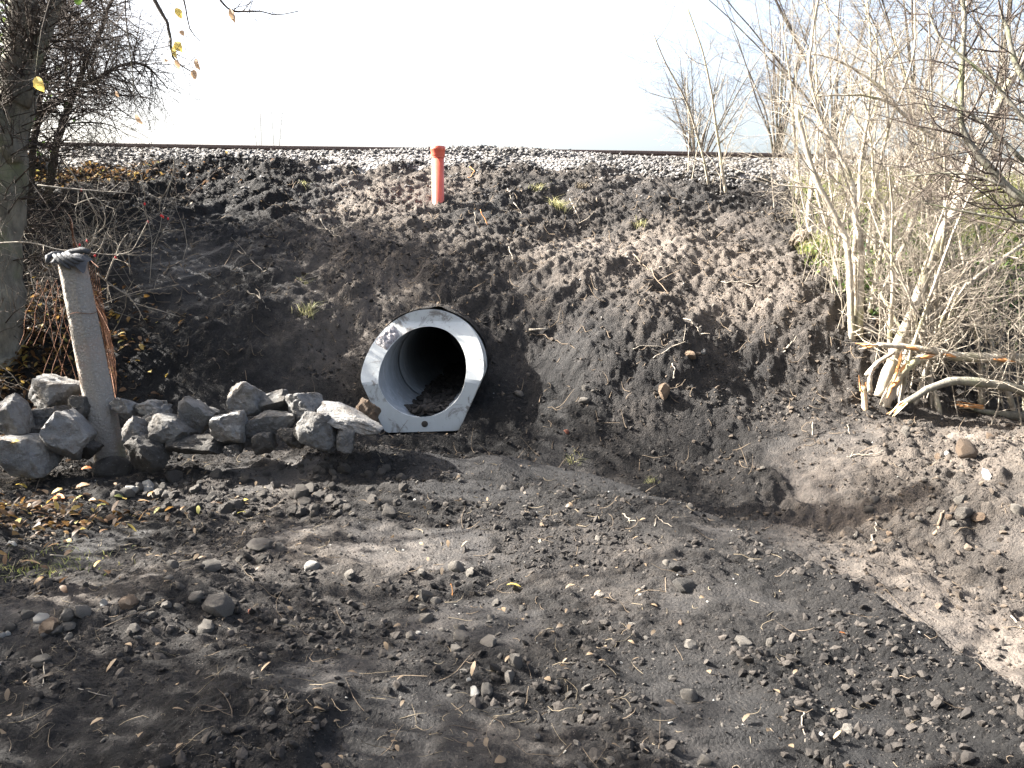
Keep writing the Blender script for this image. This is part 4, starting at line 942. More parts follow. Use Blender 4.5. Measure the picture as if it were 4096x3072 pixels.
# trunk with dark crooked branch reaching in from the side
P = Plant('thorn_tree', 'mossy crooked thorn tree reaching over the thicket', 'tree', (5.55, 6.0, gz(5.55, 6.0)), M['bark_grey'], M['twig_dark'], None, 70)
D = 6.1
b0 = np.array([5.55, 6.0, gz(5.55, 6.0) - .1]); j0 = at(*z6(2330, 1730), D)
a, b = P.stem([b0, b0 * .5 + j0 * .5 + VR * .1, j0, at(*z6(2420, 1200), D), at(*z6(2400, 600), D)], .085, .045, 'trunk', 10); P.clothe(a, b, 20, 1.2, 2, 5, .4)
for pix, r0, r1, nt in (([z6(2330, 1730), z6(2204, 1620), z6(2060, 1500), z6(1900, 1330), z6(1790, 1180), z6(1700, 1050), z6(1690, 800), z6(1720, 420), z6(1720, 0), z6(1700, -200)], .038, .014, 30),
                        ([z6(2060, 1500), z6(1800, 1400), z6(1500, 1390), z6(1200, 1420)], .014, .004, 12), ([z6(2204, 1300), z6(1900, 1000), z6(1600, 800), z6(1400, 700)], .016, .004, 14),
                        ([z6(2300, 1100), z6(2000, 700), z6(1750, 480), z6(1500, 300), z6(1420, 30)], .018, .004, 16), ([z7(1914, 240), z7(1700, 205), z7(1400, 150), z7(1200, 100)], .014, .004, 10), ([z6(2380, 800), z6(2130, 560), z6(2060, 200), z6(2010, 80)], .03, .008, 14)):
    a, b = P.stem(trace(pix, D, .3), r0, r1, 'limb', 7); P.clothe(a, b, nt, .6, 2, 4, .05, .8, .1)
P.done()
# shrubs beyond the track
BG = 'bare shrubs beyond the railway'
for i, (u, D, H, n, sp, lab) in enumerate(((2790, 19.5, 1.7, 14, .42, 'fan shaped bare shrub standing alone beyond the railway'), (3110, 19.0, 3.4, 16, .4, 'bare shrub beyond the railway next to the fan shaped one'), (3330, 18.6, 4.5, 14, .4, 'tall bare shrub beyond the railway behind the twin stemmed shrub'),
                                          (3650, 18.5, 5.5, 16, .4, 'tallest bare tree beyond the railway behind the forked shrub'), (3980, 18.5, 6, 16, .4, 'broad bare tree beyond the railway behind the thicket'), (1100, 20, 1.5, 2, .15, 'single thin sapling beyond the rails'), (1040, 20.5, .9, 3, .2, 'short wispy shoots beyond the rails'))):
    q = at(u, 600, D); q[2] = gz(q[0], q[1]); top = at(u, 560, D)[2]; H2 = top - q[2] + H
    P = Plant('bare_shrub', lab, 'shrub', q, M['bark_dark'] if i < 5 else M['twig_dark'], M['twig_dark'], BG, 90 + i)
    for j in range(n):
        lean = np.array([P.r.normal(0, sp), P.r.normal(0, sp * .6), 0]); h = H2 * P.r.uniform(.75, 1.05)
        pts = [q + (lean * max(0, t - .25) ** 1.2 * H / H2 * 1.6 + UP * t) * h + P.r.normal(0, .03, 3) * (t > 0) for t in np.linspace(0, 1, 7)]
        a, b = P.stem(pts, .030 if n > 4 else .012, .006, 'stem', 5); P.clothe(a, b, 8 if n > 4 else 5, .9 if n > 4 else .3, 2 if n > 4 else 1, 4, .45, .6, .1)
    P.done()
# ------------------------------------------------------------------ trees at the other end of the rock row
q, D = base_of(30, 1400)
P = Plant('old_tree', 'thick grey green tree trunk wrapped in fine dead twigs beside the fence', 'tree', q, M['bark_grey'], M['twig_dark'], None, 120)
a, b = P.stem([q - UP * .2] + trace([(0, 1400), (10, 1150), (15, 900), (35, 650), (55, 420), (80, 200), (100, 0), (120, -300), (150, -700)], D, .2), .19, .09, 'trunk', 14); P.clothe(a, b, 230, .8, 2, 4, .05, .9, .0)
a, b = P.stem(trace([(85, 420), (150, 200), (230, 0), (330, -250)], D, .3), .07, .03, 'limb', 8); P.clothe(a, b, 70, .9, 2, 5, .05, .9, .0)
a, b = P.stem(trace([(60, 650), (-60, 350), (-150, 0)], D, -.3), .08, .04, 'limb', 8); P.clothe(a, b, 34, .9, 2, 5, .05, .9, .0)
P.done()
q, D = base_of(*z1(330, 1640))
P = Plant('thorn_shrub', 'dark thorny shrub with forked stems and drooping twigs at the bank top', 'shrub', q, M['bark_dark'], M['twig_dark'], None, 121)
D2 = D
for pix, r0, r1, dd, nt in (([z1(380, 1660), z1(430, 1280), z1(480, 1080), z1(560, 830), z1(650, 640), z1(700, 480), z1(780, 330), z1(900, 0), z1(960, -200)], .048, .014, .0, 42),
                            ([z1(655, 690), z1(800, 630), z1(940, 530), z1(1100, 505), z1(1200, 530), z1(1350, 715)], .026, .006, -.3, 26),
                            ([z1(230, 1640), z1(270, 1100), z1(330, 900), z1(450, 800), z1(600, 700), z1(760, 640)], .045, .014, -.3, 30),
                            ([z1(300, 950), z1(330, 700), z1(360, 400), z1(330, 100), z1(380, -200)], .04, .014, -.2, 40),
                            ([z1(560, 830), z1(520, 520), z1(560, 200), z1(600, -100)], .022, .007, .3, 40),
                            ([z1(380, -100), z1(520, 60), z1(720, 220), z1(900, 420), z1(1000, 560)], .016, .004, -.6, 34),
                            ([z1(500, 1000), z1(700, 980), z1(900, 1000), z1(1040, 1100)], .012, .003, -.3, 16), ([z1(600, -60), z1(800, 100), z1(1000, 250), z1(1150, 330)], .014, .004, -.5, 22)):
    a, b = P.stem(trace(pix, D, dd), r0, r1, 'stem', 7); P.clothe(a, b, int(nt * 2.0), .72, 2, 4, .05, .85, -.10)
P.done()
# low brambly growth between the trunk and the fence
for i, (u, v, n, H, lab) in enumerate(((130, 1330, 40, 1.0, 'tangle of rusty brown canes between the tree trunk and the fence'), (330, 1060, 40, .8, 'dry brown scrub on the slope above the fence'), (170, 900, 36, 1.0, 'grey twiggy scrub below the ballast beside the thorny shrub'), (560, 760, 22, .55, 'short sprigs on the upper lip of the hollow'))):
    q, D = base_of(u, v); P = Plant('scrub', lab, 'scrub', q, M['bark_dark'], M['twig'] if i < 2 else M['twig_dark'], 'low scrub near the fence', 130 + i)
    for j in range(n):
        bb = q + np.array([P.r.normal(0, .35), P.r.normal(0, .3), 0]); bb[2] = gz(bb[0], bb[1])
        P.sprout(bb, np.array([P.r.normal(.1, .5), P.r.normal(-.1, .4), .9]), H * P.r.uniform(.5, 1.2), .005, 2 if j % 3 == 0 else 1, 3, .8, -.15, .2)
    P.done()
# hooped briar canes with hips
hips = []
def briar(lab, pix, D, r, seed, dD=0, hipn=2):
    q = trace(pix, D, dD); P = Plant('briar_cane', lab, 'briar', q[0], M['twig'], M['twig'], 'thin canes hanging in front of the hollow', seed)
    a, b = P.stem(q, r, r * .4, 'cane', 5); cane = P.last; P.clothe(a, b, 7, .22, 1, 2, .1, .9, 0); P.done('side_twigs')
    for i in range(hipn):
        p = a[P.r.integers(4, len(a))] - UP * .02; v, f = ICO[2]; mb = MB(); mb.add(v * np.array([.008, .008, .012]) + p, f); mb.build('rose_hip', M['hip'], cane)
bD = POST_D + .2
briar('long arched briar cane crossing the top of the concrete post', [z2(-60, 350), z2(240, 330), z2(480, 410), z2(700, 415), z2(880, 445), z2(1060, 430), z2(1120, 300), z2(1195, 160)], bD, .006, 141, .2)
briar('pale dead stick rising from the fence end', [z2(850, 650), z2(880, 560), z2(940, 420), z2(975, 330), z2(1030, 265)], bD + .2, .008, 142, 0, 0)
briar('bare twig dropping from the fence end down to the slope', [z2(780, 590), z2(900, 690), z2(1040, 770), z2(1060, 830), z2(1260, 880), z2(1450, 940)], bD + .2, .007, 143, .3, 0)
briar('looped briar cane hanging above the fence', [z1(600, 1650), z1(800, 1560), z2(860, 160), z2(820, 240), z2(700, 310), z2(640, 340)], bD + .3, .005, 144, .2)
briar('hanging briar cane with red hips over the hollow', [z1(1400, 1260), z1(1405, 1400), z1(1330, 1560), z2(1280, 0), z2(1285, 110), z2(1350, 130)], bD + .6, .006, 145, .2, 3)
briar('forked briar cane drooping beside the hipped cane', [z1(1130, 1400), z1(1170, 1560), z2(1160, 0), z2(1180, 140), z2(1190, 160)], bD + .5, .005, 146, .2, 2)
briar('straight thin branch poking sideways over the hollow', [z1(300, 1490), z1(560, 1520), z1(850, 1540), z1(1080, 1558)], bD + .1, .008, 147, .2, 0)
briar('drooping cane with many short spurs near the thorny shrub', [z1(520, 1300), z1(640, 1480), z2(740, 60), z2(780, 130), z2(790, 230)], bD + .5, .006, 148, .2, 1)
# ------------------------------------------------------------------ overhanging branch with its last yellow leaves
def leaf_mesh(L, W, bend, seed):
    r_ = np.random.default_rng(seed); n = 7; V = []
    for i in range(n):
        t = i / (n - 1); w = W * math.sin(math.pi * min(1, t * .95 + .03)) ** .75 * (1 - .25 * t)
        x = L * t; z = bend * math.sin(t * 2.6) * L
        for s_ in (-1, 0, 1): V.append((x, s_ * w / 2 * (1 + r_.normal(0, .06)), z + (abs(s_) * w * .18) + r_.normal(0, .01) * L))
    F = [[i * 3 + j, i * 3 + 3 + j, i * 3 + 4 + j, i * 3 + 1 + j] for i in range(n - 1) for j in range(2)]
    return V, F
tb = np.array([-2.95, 3.0, gz(-2.95, 3.0)])
P = Plant('overhanging_tree', 'tree whose bare drooping branches with a few yellow leaves hang over the rocks', 'tree', tb, M['bark_dark'], M['twig_dark'], None, 160)
D = 3.3
fork = at(-500, -520, D - .3); P.stem([tb - UP * .2, tb + UP * 1.4 - VR * .1, fork], .11, .06, 'trunk', 10)
hub = at(500, -420, D); P.stem([fork, at(0, -560, D - .1), hub], .055, .028, 'limb', 8)
hub2 = at(1050, -330, D); P.stem([hub, at(800, -420, D), hub2], .026, .016, 'limb', 8)
tips = {}
for key, st, pix, r0, r1, nt in (('a', hub, [z1(1150, -250), z1(1235, 0), z1(1350, 180), z1(1375, 330), z1(1382, 450), z1(1420, 500), z1(1550, 580)], .011, .0018, 7), ('b', hub, [z1(1420, -200), z1(1480, 0), z1(1520, 230), z1(1565, 285)], .006, .0018, 5),
                                 ('c', hub2, [z1(1700, -100), z1(1770, 0), z1(1850, 90), z1(1950, 95), z1(2110, 85), z1(2210, 130), z1(2400, 90)], .006, .0016, 8), ('d', hub, [z1(500, -300), z1(420, -60), z1(330, 260), z1(290, 560), z1(285, 625)], .006, .0014, 6), ('e', hub, [z1(1020, -300), z1(1000, 100), z1(1060, 500), z1(1085, 820), z1(1090, 925)], .004, .0010, 4), ('f', hub, [z1(700, -300), z1(640, -60), z1(620, 10)], .004, .0014, 3)):
    a, b = P.stem([st] + trace(pix, D), r0, r1, 'branch', 6); tips[key] = P.last; P.clothe(a, b, nt, .13, 1, 3, .3, .9, 0)
P.done()
for i, (x, y, L, W, ang, mt) in enumerate(((290, 620, 62, 40, -62, 'leaf_yellow'), (1090, 920, 46, 20, -52, 'leaf_brown'), (1415, 65, 44, 26, -65, 'leaf_yellow'), (1408, 335, 46, 32, -55, 'leaf_yellow'), (1400, 360, 52, 20, -80, 'leaf_yellow'), (1410, 480, 38, 18, -70, 'leaf_brown'), (1560, 560, 38, 24, -85, 'leaf_brown'), (1575, 470, 46, 22, -70, 'leaf_brown'), (1310, 490, 22, 13, -5, 'leaf_brown'), (1850, 70, 54, 22, -70, 'leaf_brown'), (600, 20, 32, 24, 15, 'leaf_green'), (1450, 245, 24, 18, -60, 'leaf_brown'), (930, 735, 24, 13, -60, 'leaf_brown'))):
    s_ = .4973 * 2 / 4 / FPX * D; V, F = leaf_mesh(L * s_, W * s_ * 1.2, .12, i); V = np.array(V); a_ = R(ang)
    if False: pass
    tw = R(25 * math.sin(i * 2.1)); V[:, 1], V[:, 2] = V[:, 1] * math.cos(tw) - V[:, 2] * math.sin(tw), V[:, 1] * math.sin(tw) + V[:, 2] * math.cos(tw)
    o0 = at(*z1(x, y), D - .01); ex = VR * math.cos(a_) + UP * math.sin(a_); ey = -VR * math.sin(a_) + UP * math.cos(a_); ez = np.cross(ex, ey)
    mb = MB(); mb.add(o0 + V[:, :1] * ex + V[:, 1:2] * ey + V[:, 2:] * ez, F); mb.build('leaf', M[mt], tips['dfaaaaaaabcfe'[0] if i == 0 else {1: 'e', 9: 'c', 10: 'f', 12: 'e'}.get(i, 'b' if i == 7 else 'a')])
# ------------------------------------------------------------------ unseen trees along the bank whose shadows cross the slope; ivy added for thicker shade
AL = 'trees along the bank beyond the old tree'
for i, (x, y, H, n, lab) in enumerate(((-5.6, 9.7, 3.0, 32, 'shrub with ivy added for shade on the bank past the old tree'), (-6.3, 6.9, 4.0, 16, 'tree at the bank foot behind the old tree'), (-7.6, 5.8, 6.6, 20, 'tall tree with ivy added for shade on the flat ground past the bank foot'), (-5.3, 4.7, 4.0, 16, 'bushy tree with ivy added for shade on the flat ground near the overhanging tree'), (-5.2, 2.8, 3.8, 16, 'tree with ivy added for shade on the near side of the overhanging tree'), (-7.6, 3.4, 6.2, 20, 'large tree with ivy added for shade on the flat ground furthest along'))):
    z = gz(x, y); P = Plant('hedge_tree', lab, 'tree', (x, y, z), M['bark_grey'], M['twig_dark'], AL, 180 + i); ivy = []
    b0 = np.array([x, y, z - .1]); a, b = P.stem([b0, b0 + UP * H * .35 + P.r.normal(0, .1, 3), b0 + UP * H * .8 + P.r.normal(0, .2, 3)], .05 + .016 * H, .04, 'trunk', 9)
    for j in range(n):
        t = P.r.uniform(.2, 1); p0 = a[int(t * (len(a) - 1))]; an = P.r.random() * 6.28; el = P.r.uniform(.3, 1.1)
        d = np.array([math.cos(an) * math.cos(el), math.sin(an) * math.cos(el), math.sin(el)]); L = H * P.r.uniform(.35, .6)
        pts = [p0 + d * L * s_ + UP * .12 * L * s_ * s_ + P.r.normal(0, .05, 3) * (s_ > 0) for s_ in np.linspace(0, 1, 5)]
        c_, e_ = P.stem(pts, .035, .012, 'limb', 6); P.clothe(c_, e_, 4, .8, 2, 3, .1, .85, .05)
        if i != 1: ivy.append(c_[P.r.integers(2, len(c_))] + P.r.normal(0, .1, 3)); ivy.append(c_[-1])
    if ivy:  # leaves added so the crowns block more sun
        N = 150; V, F = leaf_mesh(1, .8, .1, 2); V = np.array(V)[[0, 6, 8, 12, 14, 19]]; mb = MB()
        for c0 in ivy:
            p0 = c0 + P.r.normal(0, .24, (N, 3)); A = P.r.normal(size=(N, 3)); A /= np.linalg.norm(A, axis=1, keepdims=True); B = np.cross(A, P.r.normal(size=(N, 3))); B /= np.linalg.norm(B, axis=1, keepdims=True); sz = P.r.uniform(.05, .10, N)[:, None, None]
            mb.add((p0[:, None] + sz * (V[None, :, :1] * A[:, None] + V[None, :, 1:2] * B[:, None])).reshape(-1, 3), (np.array([[1, 3, 4, 2]]) + (np.arange(N) * 6)[:, None]))
            mb.f.append((np.array([[[0, 1, 2], [3, 5, 4]]]) + (np.arange(N) * 6)[:, None, None]).reshape(-1, 3) + mb.n - N * 6)
        tag(mb.build('added_shade_ivy', M['leaf_green'], P.root), kind='stuff')
    P.done()

# ------------------------------------------------------------------ leaf litter, grass, weeds, straw and sticks
def lay_leaves(name, X, Y, size, mat, label, cat, seed, lift=.006, tilt=.4):
    r_ = np.random.default_rng(seed); n = len(X); Z = gzs(X, Y) + lift + .012 * r_.random(n)
    V, F = leaf_mesh(1, .55, .12, 3); V = np.array(V)[[0, 3, 5, 9, 11, 15, 17, 20 - 1]]; F = np.array([[0, 1, 2, 2], [1, 3, 4, 2], [3, 5, 6, 4], [5, 7, 6, 6]])
    th = r_.random(n) * 6.283; c, s_ = np.cos(th), np.sin(th); t1, t2 = r_.normal(0, tilt, n), r_.normal(0, tilt, n); sc = size * r_.uniform(.6, 1.25, n)
    v = V[None] * sc[:, None, None]; x = v[..., 0] * c[:, None] - v[..., 1] * s_[:, None]; y = v[..., 0] * s_[:, None] + v[..., 1] * c[:, None]
    z = v[..., 2] + np.abs(t1)[:, None] * v[..., 0] + t2[:, None] * v[..., 1]
    P_ = np.stack([x, y, z], -1) + np.stack([X, Y, Z], 1)[:, None]; mb = MB(); off = (np.arange(n) * 8)[:, None, None]
    mb.add(P_.reshape(-1, 3), (np.array([[1, 3, 4, 2], [3, 5, 6, 4]])[None] + off).reshape(-1, 4))
    mb.f.append(((np.array([[0, 1, 2], [5, 7, 6]])[None] + off).reshape(-1, 3)))
    return tag(mb.build(name, mat), label, cat, kind='stuff')
r5 = np.random.default_rng(55)
def pix_cloud(n, u0, u1, v0, v1, seed):
    """ground points seen in a window of the photo"""
    r_ = np.random.default_rng(seed); G_ = [ray(u, v)[0] for u, v in zip(r_.uniform(u0, u1, n), r_.uniform(v0, v1, n))]; return np.array(G_)
def cloud(n, cx, cy, sx, sy, seed): r_ = np.random.default_rng(seed); return r_.normal(cx, sx, n), r_.normal(cy, sy, n)
a1 = ray(150, 1520)[0]; a2 = ray(200, 2080)[0]; a3 = ray(500, 690)[0]; a4 = ray(600, 1500)[0]
XY = [cloud(2200, a1[0] - .25, a1[1] + .1, .5, .45, 1), cloud(420, a2[0] - .35, a2[1] + .05, .5, .16, 2), cloud(1500, a3[0] - 1.2, a3[1], .9, .16, 3), cloud(130, a2[0] - .5, a2[1] - .7, .6, .4, 5)]
lay_leaves('leaf_litter', np.concatenate([q[0] for q in XY]), np.concatenate([q[1] for q in XY]), .062, M['leaf_litter'], 'brown and yellow fallen leaves covering the ground about the fence and tree', 'leaf litter', 7)
X, Y, D = in_view(1000, r5, 2, 10.5); kk = (X < 1.5); lay_leaves('scattered_leaves', X[kk], Y[kk], .035, M['deadleaf'], 'small dead leaf scraps strewn over the mud', 'leaf scraps', 8)
# single leaves one can pick out
for i, (u, v, L, mt, lab) in enumerate(((232, 2005, 72, 'leaf_orange', 'bright orange pointed leaf on the litter near the post'), (85, 1955, 50, 'leaf_yellow', 'pale yellow broad leaf beside the orange one'), (330, 1955, 55, 'leaf_brown', 'long brown leaf between the orange leaf and the post'), (170, 1980, 60, 'leaf_brown', 'dull purple brown leaf behind the orange one'),
        (345, 1885, 45, 'leaf_orange', 'rusty leaf at the foot of the concrete post'), (575, 2015, 42, 'leaf_brown', 'pinkish dry leaf before the pebbles'), (320, 2130, 44, 'leaf_yellow', 'curled cream leaf alone on the dark mud'), (2055, 2355, 55, 'leaf_yellow', 'long yellow leaf strip on the open mud'), (59, 1770, 30, 'leaf_yellow', 'yellow leaf stuck on the squarish pale rock'),
        (120, 2265, 70, 'leaf_brown', 'long tan leaf in the shaded litter'), (140, 1922, 34, 'leaf_yellow', 'round yellow leaf under the squarish pale rock'), (5, 1835, 36, 'leaf_orange', 'orange leaf against the squarish pale rock'), (370, 2010, 34, 'leaf_brown', 'upright brown leaf before the post'), (1920, 1960, 0, 'leaf_green', ''), (980, 2010, 28, 'leaf_yellow', 'small yellow leaf among the gravelly stones'), (3370, 2545, 26, 'leaf_orange', 'small orange leaf on the dark ditch side'))):
    if not L: continue
    q, D = ray(u, v); l = L / 4 / FPX * D * 1.15; V, F = leaf_mesh(l, l * .5, .15, 20 + i); V = np.array(V); an = r5.uniform(-.6, .6) + (math.pi if i % 2 else 0)
    ex = VR * math.cos(an) + VF * math.sin(an) * .6 + UP * .12; ey = np.cross(UP, ex); ey /= np.linalg.norm(ey); ey = ey + UP * .35; ez = np.cross(ex, ey)
    p0 = q + UP * (.012 if i != 8 else 0)
    if i == 8: p0 = at(u, v, ray(222, 1935)[1] - .14)
    p0 = p0 - ex * l * .5 * 1
    mb = MB(); mb.add(p0 + V[:, :1] * ex + V[:, 1:2] * ey + V[:, 2:] * ez, F); tag(mb.build('fallen_leaf', M[mt], loc=tuple(p0)), lab, 'leaf', 'fallen leaves on the ground')
def grass_mesh(mb, X, Y, Z, H, W, r_, lean=.5):
    n = len(X); th = r_.random(n) * 6.283; l = r_.normal(0, lean, (n, 2)); h = H * r_.uniform(.5, 1.2, n); w = W * r_.uniform(.7, 1.3, n)
    c, s_ = np.cos(th) * w, np.sin(th) * w; B = np.stack([X, Y, Z], 1); S_ = np.stack([c, s_, 0 * c], 1); l3 = np.concatenate([l, np.zeros((n, 1))], 1); u = np.array([0, 0, 1.0])
    m_ = B + (u * .6 + l3 * .3) * h[:, None]; t_ = B + (u * .9 + l3 * 1.0) * h[:, None]
    V = np.stack([B - S_, B + S_, m_ - S_ * .7, m_ + S_ * .7, t_], 1); o = (np.arange(n) * 5)[:, None]
    mb.add(V.reshape(-1, 3), (np.array([[0, 1, 3, 2]]) + o)); mb.f.append(np.array([[2, 3, 4]]) + o + mb.n - 5 * n)
def grass_patch(n, cx, cy, sx, sy, H, seed, cond=None):
    r_ = np.random.default_rng(seed); X, Y = r_.normal(cx, sx, n), r_.normal(cy, sy, n); k_ = Y < 11.3
    if cond is not None: k_ &= cond(X, Y)
    return X[k_], Y[k_], r_
mb = MB()
for (n, u, v, sx, sy, H, sd) in ((13000, 3720, 830, .8, .55, .22, 1), (4000, 3950, 950, .6, .5, .20, 2), (1500, 3330, 1010, .22, .2, .14, 3), (2500, 4000, 760, .9, .4, .24, 4)):
    c = ray(u, v)[0]; X, Y, r_ = grass_patch(n, c[0], c[1], sx, sy, H, sd, lambda X, Y: X > 4.35 + (Y - 8.5) * .42); grass_mesh(mb, X, Y, gzs(X, Y) - .01, H, .006, r_)
for (n, u, v, s_, H, sd) in ((160, 120, 2290, .2, .04, 11), (80, 230, 2230, .2, .04, 12)):
    c = ray(u, v)[0]; X, Y, r_ = grass_patch(n, c[0], c[1], s_, s_ * .5, H, sd); grass_mesh(mb, X, Y, gzs(X, Y) - .005, H, .003, r_, .9)
tag(mb.build('grass', M['grass']), 'sunlit yellow green grass on the bank behind the coppiced stems', 'grass', kind='stuff')
r6 = np.random.default_rng(66)
LX, LY, LZ = [], [], []
for (u, v, n, sx, sz) in ((3560, 1100, 900, .35, .25), (3480, 1240, 300, .12, .10), (3700, 1150, 700, .4, .25), (3950, 1250, 700, .4, .3), (3620, 980, 400, .4, .12)):
    c = ray(u, v)[0]; x = r6.normal(c[0], sx, n); y = r6.normal(c[1] + .1, sx * .7, n); LX.append(x); LY.append(y); LZ.append(np.abs(r6.normal(0, sz, n)))
LX, LY, LZ = map(np.concatenate, (LX, LY, LZ)); o = lay_leaves('bramble_leaves', LX, LY, .05, M['leaf_green'], 'low green bramble leaves growing under the coppiced stems', 'brambles', 9, 0, .7)
co = np.empty(len(o.data.vertices) * 3, np.float32); o.data.vertices.foreach_get('co', co); co = co.reshape(-1, 3)
rep_ = np.concatenate([np.repeat(LZ, 8)]); co[:, 2] += rep_; o.data.vertices.foreach_set('co', co.ravel()); o.data.update()
# weeds and tufts on the bank, each its own plant
for i, (u, v, n, H, lab) in enumerate(((2235, 830, 150, .12, 'bleached grass tuft on the upper bank beside the orange riser'), (1235, 1245, 90, .10, 'small pale green grass tuft on the bank above the rocks'), (2330, 755, 90, .10, 'flattened straw coloured tuft near the ballast'), (2150, 765, 60, .08, 'thin tuft of greenish grass below the ballast'), (1215, 740, 40, .07, 'yellow green seedling weed on the furrowed soil'), (2560, 905, 50, .09, 'dark wispy tuft in the shaded upper bank'), (2290, 1850, 40, .06, 'bright green seedling on the ditch bank edge'), (1215, 1130, 30, .06, 'little weed beside two crossed straws'), (2600, 1930, 30, .06, 'lone green weed low in the ditch'))):
    q, D = ray(u, v); r_ = np.random.default_rng(300 + i); mb = MB(); X, Y = r_.normal(q[0], .02 + H * .25, n), r_.normal(q[1], .025, n); grass_mesh(mb, X, Y, gzs(X, Y) - .01, H, .004, r_, 1.0)
    tag(mb.build('grass_tuft', M['grass_pale'] if i != 2 else M['straw'], loc=tuple(q), smooth=True), lab, 'grass tuft', 'tufts and weeds on the dug soil')
# fibres of root and straw in the mud
def fibres(n, cond, L0, L1, rad, mat, name, label, cat, seed, up=.25, dmax=11):
    r_ = np.random.default_rng(seed); X, Y, D = in_view(n, r_, 1.9, dmax); k_ = r_.random(n) < cond(X, Y); X, Y, D = X[k_], Y[k_], D[k_]; mb = MB(); N = len(X)
    an = r_.random(N) * 6.283; el = np.abs(r_.normal(0, up, N)); L = L0 + (L1 - L0) * r_.random(N) ** 2.5; cv = r_.normal(0, .8, N); PP, RR = [], []
    for i in range(N):
        rr = max(rad, .00042 * D[i]); p = np.array([X[i], Y[i], 0.0]); d0 = an[i]; pts = []
        for t in (0, .25, .5, .75, 1):
            a_ = d0 + cv[i] * (t - .5); pts.append(p + np.array([math.cos(a_), math.sin(a_), 0]) * (t - .5) * L[i])
        pts = np.array(pts); g_ = gzs(pts[:, 0], pts[:, 1]); pts[:, 2] = np.maximum(g_, g_.mean() - .01) + rr + np.array([0, .1, .3, .6, 1]) * L[i] * math.sin(min(1.2, el[i]))
        PP.append(pts); RR.append([rr, rr, rr, rr * .8, rr * .4])
    mb.tubes(np.array(PP), np.array(RR), 3)
    tag(mb.build(name, mat), label, cat, kind='stuff')
fibres(3800, lambda X, Y: np.clip(.10 + .9 * gauss(X, Y, -2.1, 2.9, 1.0, .7) + .7 * gauss(X, Y, -1.8, 4.8, 1.2, .6) + .6 * gauss(X, Y, -.2, 2.5, .7, .5), 0, 1) * sstep(2.4, 1.4, X), .02, .16, .0011, M['straw'], 'dead_grass', 'trampled straw and dead grass pressed into the mud', 'dead grass', 21, .15, 6.3)
fibres(3000, lambda X, Y: .75 * sstep(5.6, 7.2, Y) + .25, .03, .22, .0014, M['root'], 'root_fibres', 'torn root fibres sticking out of the dug bank', 'roots', 22, .4)
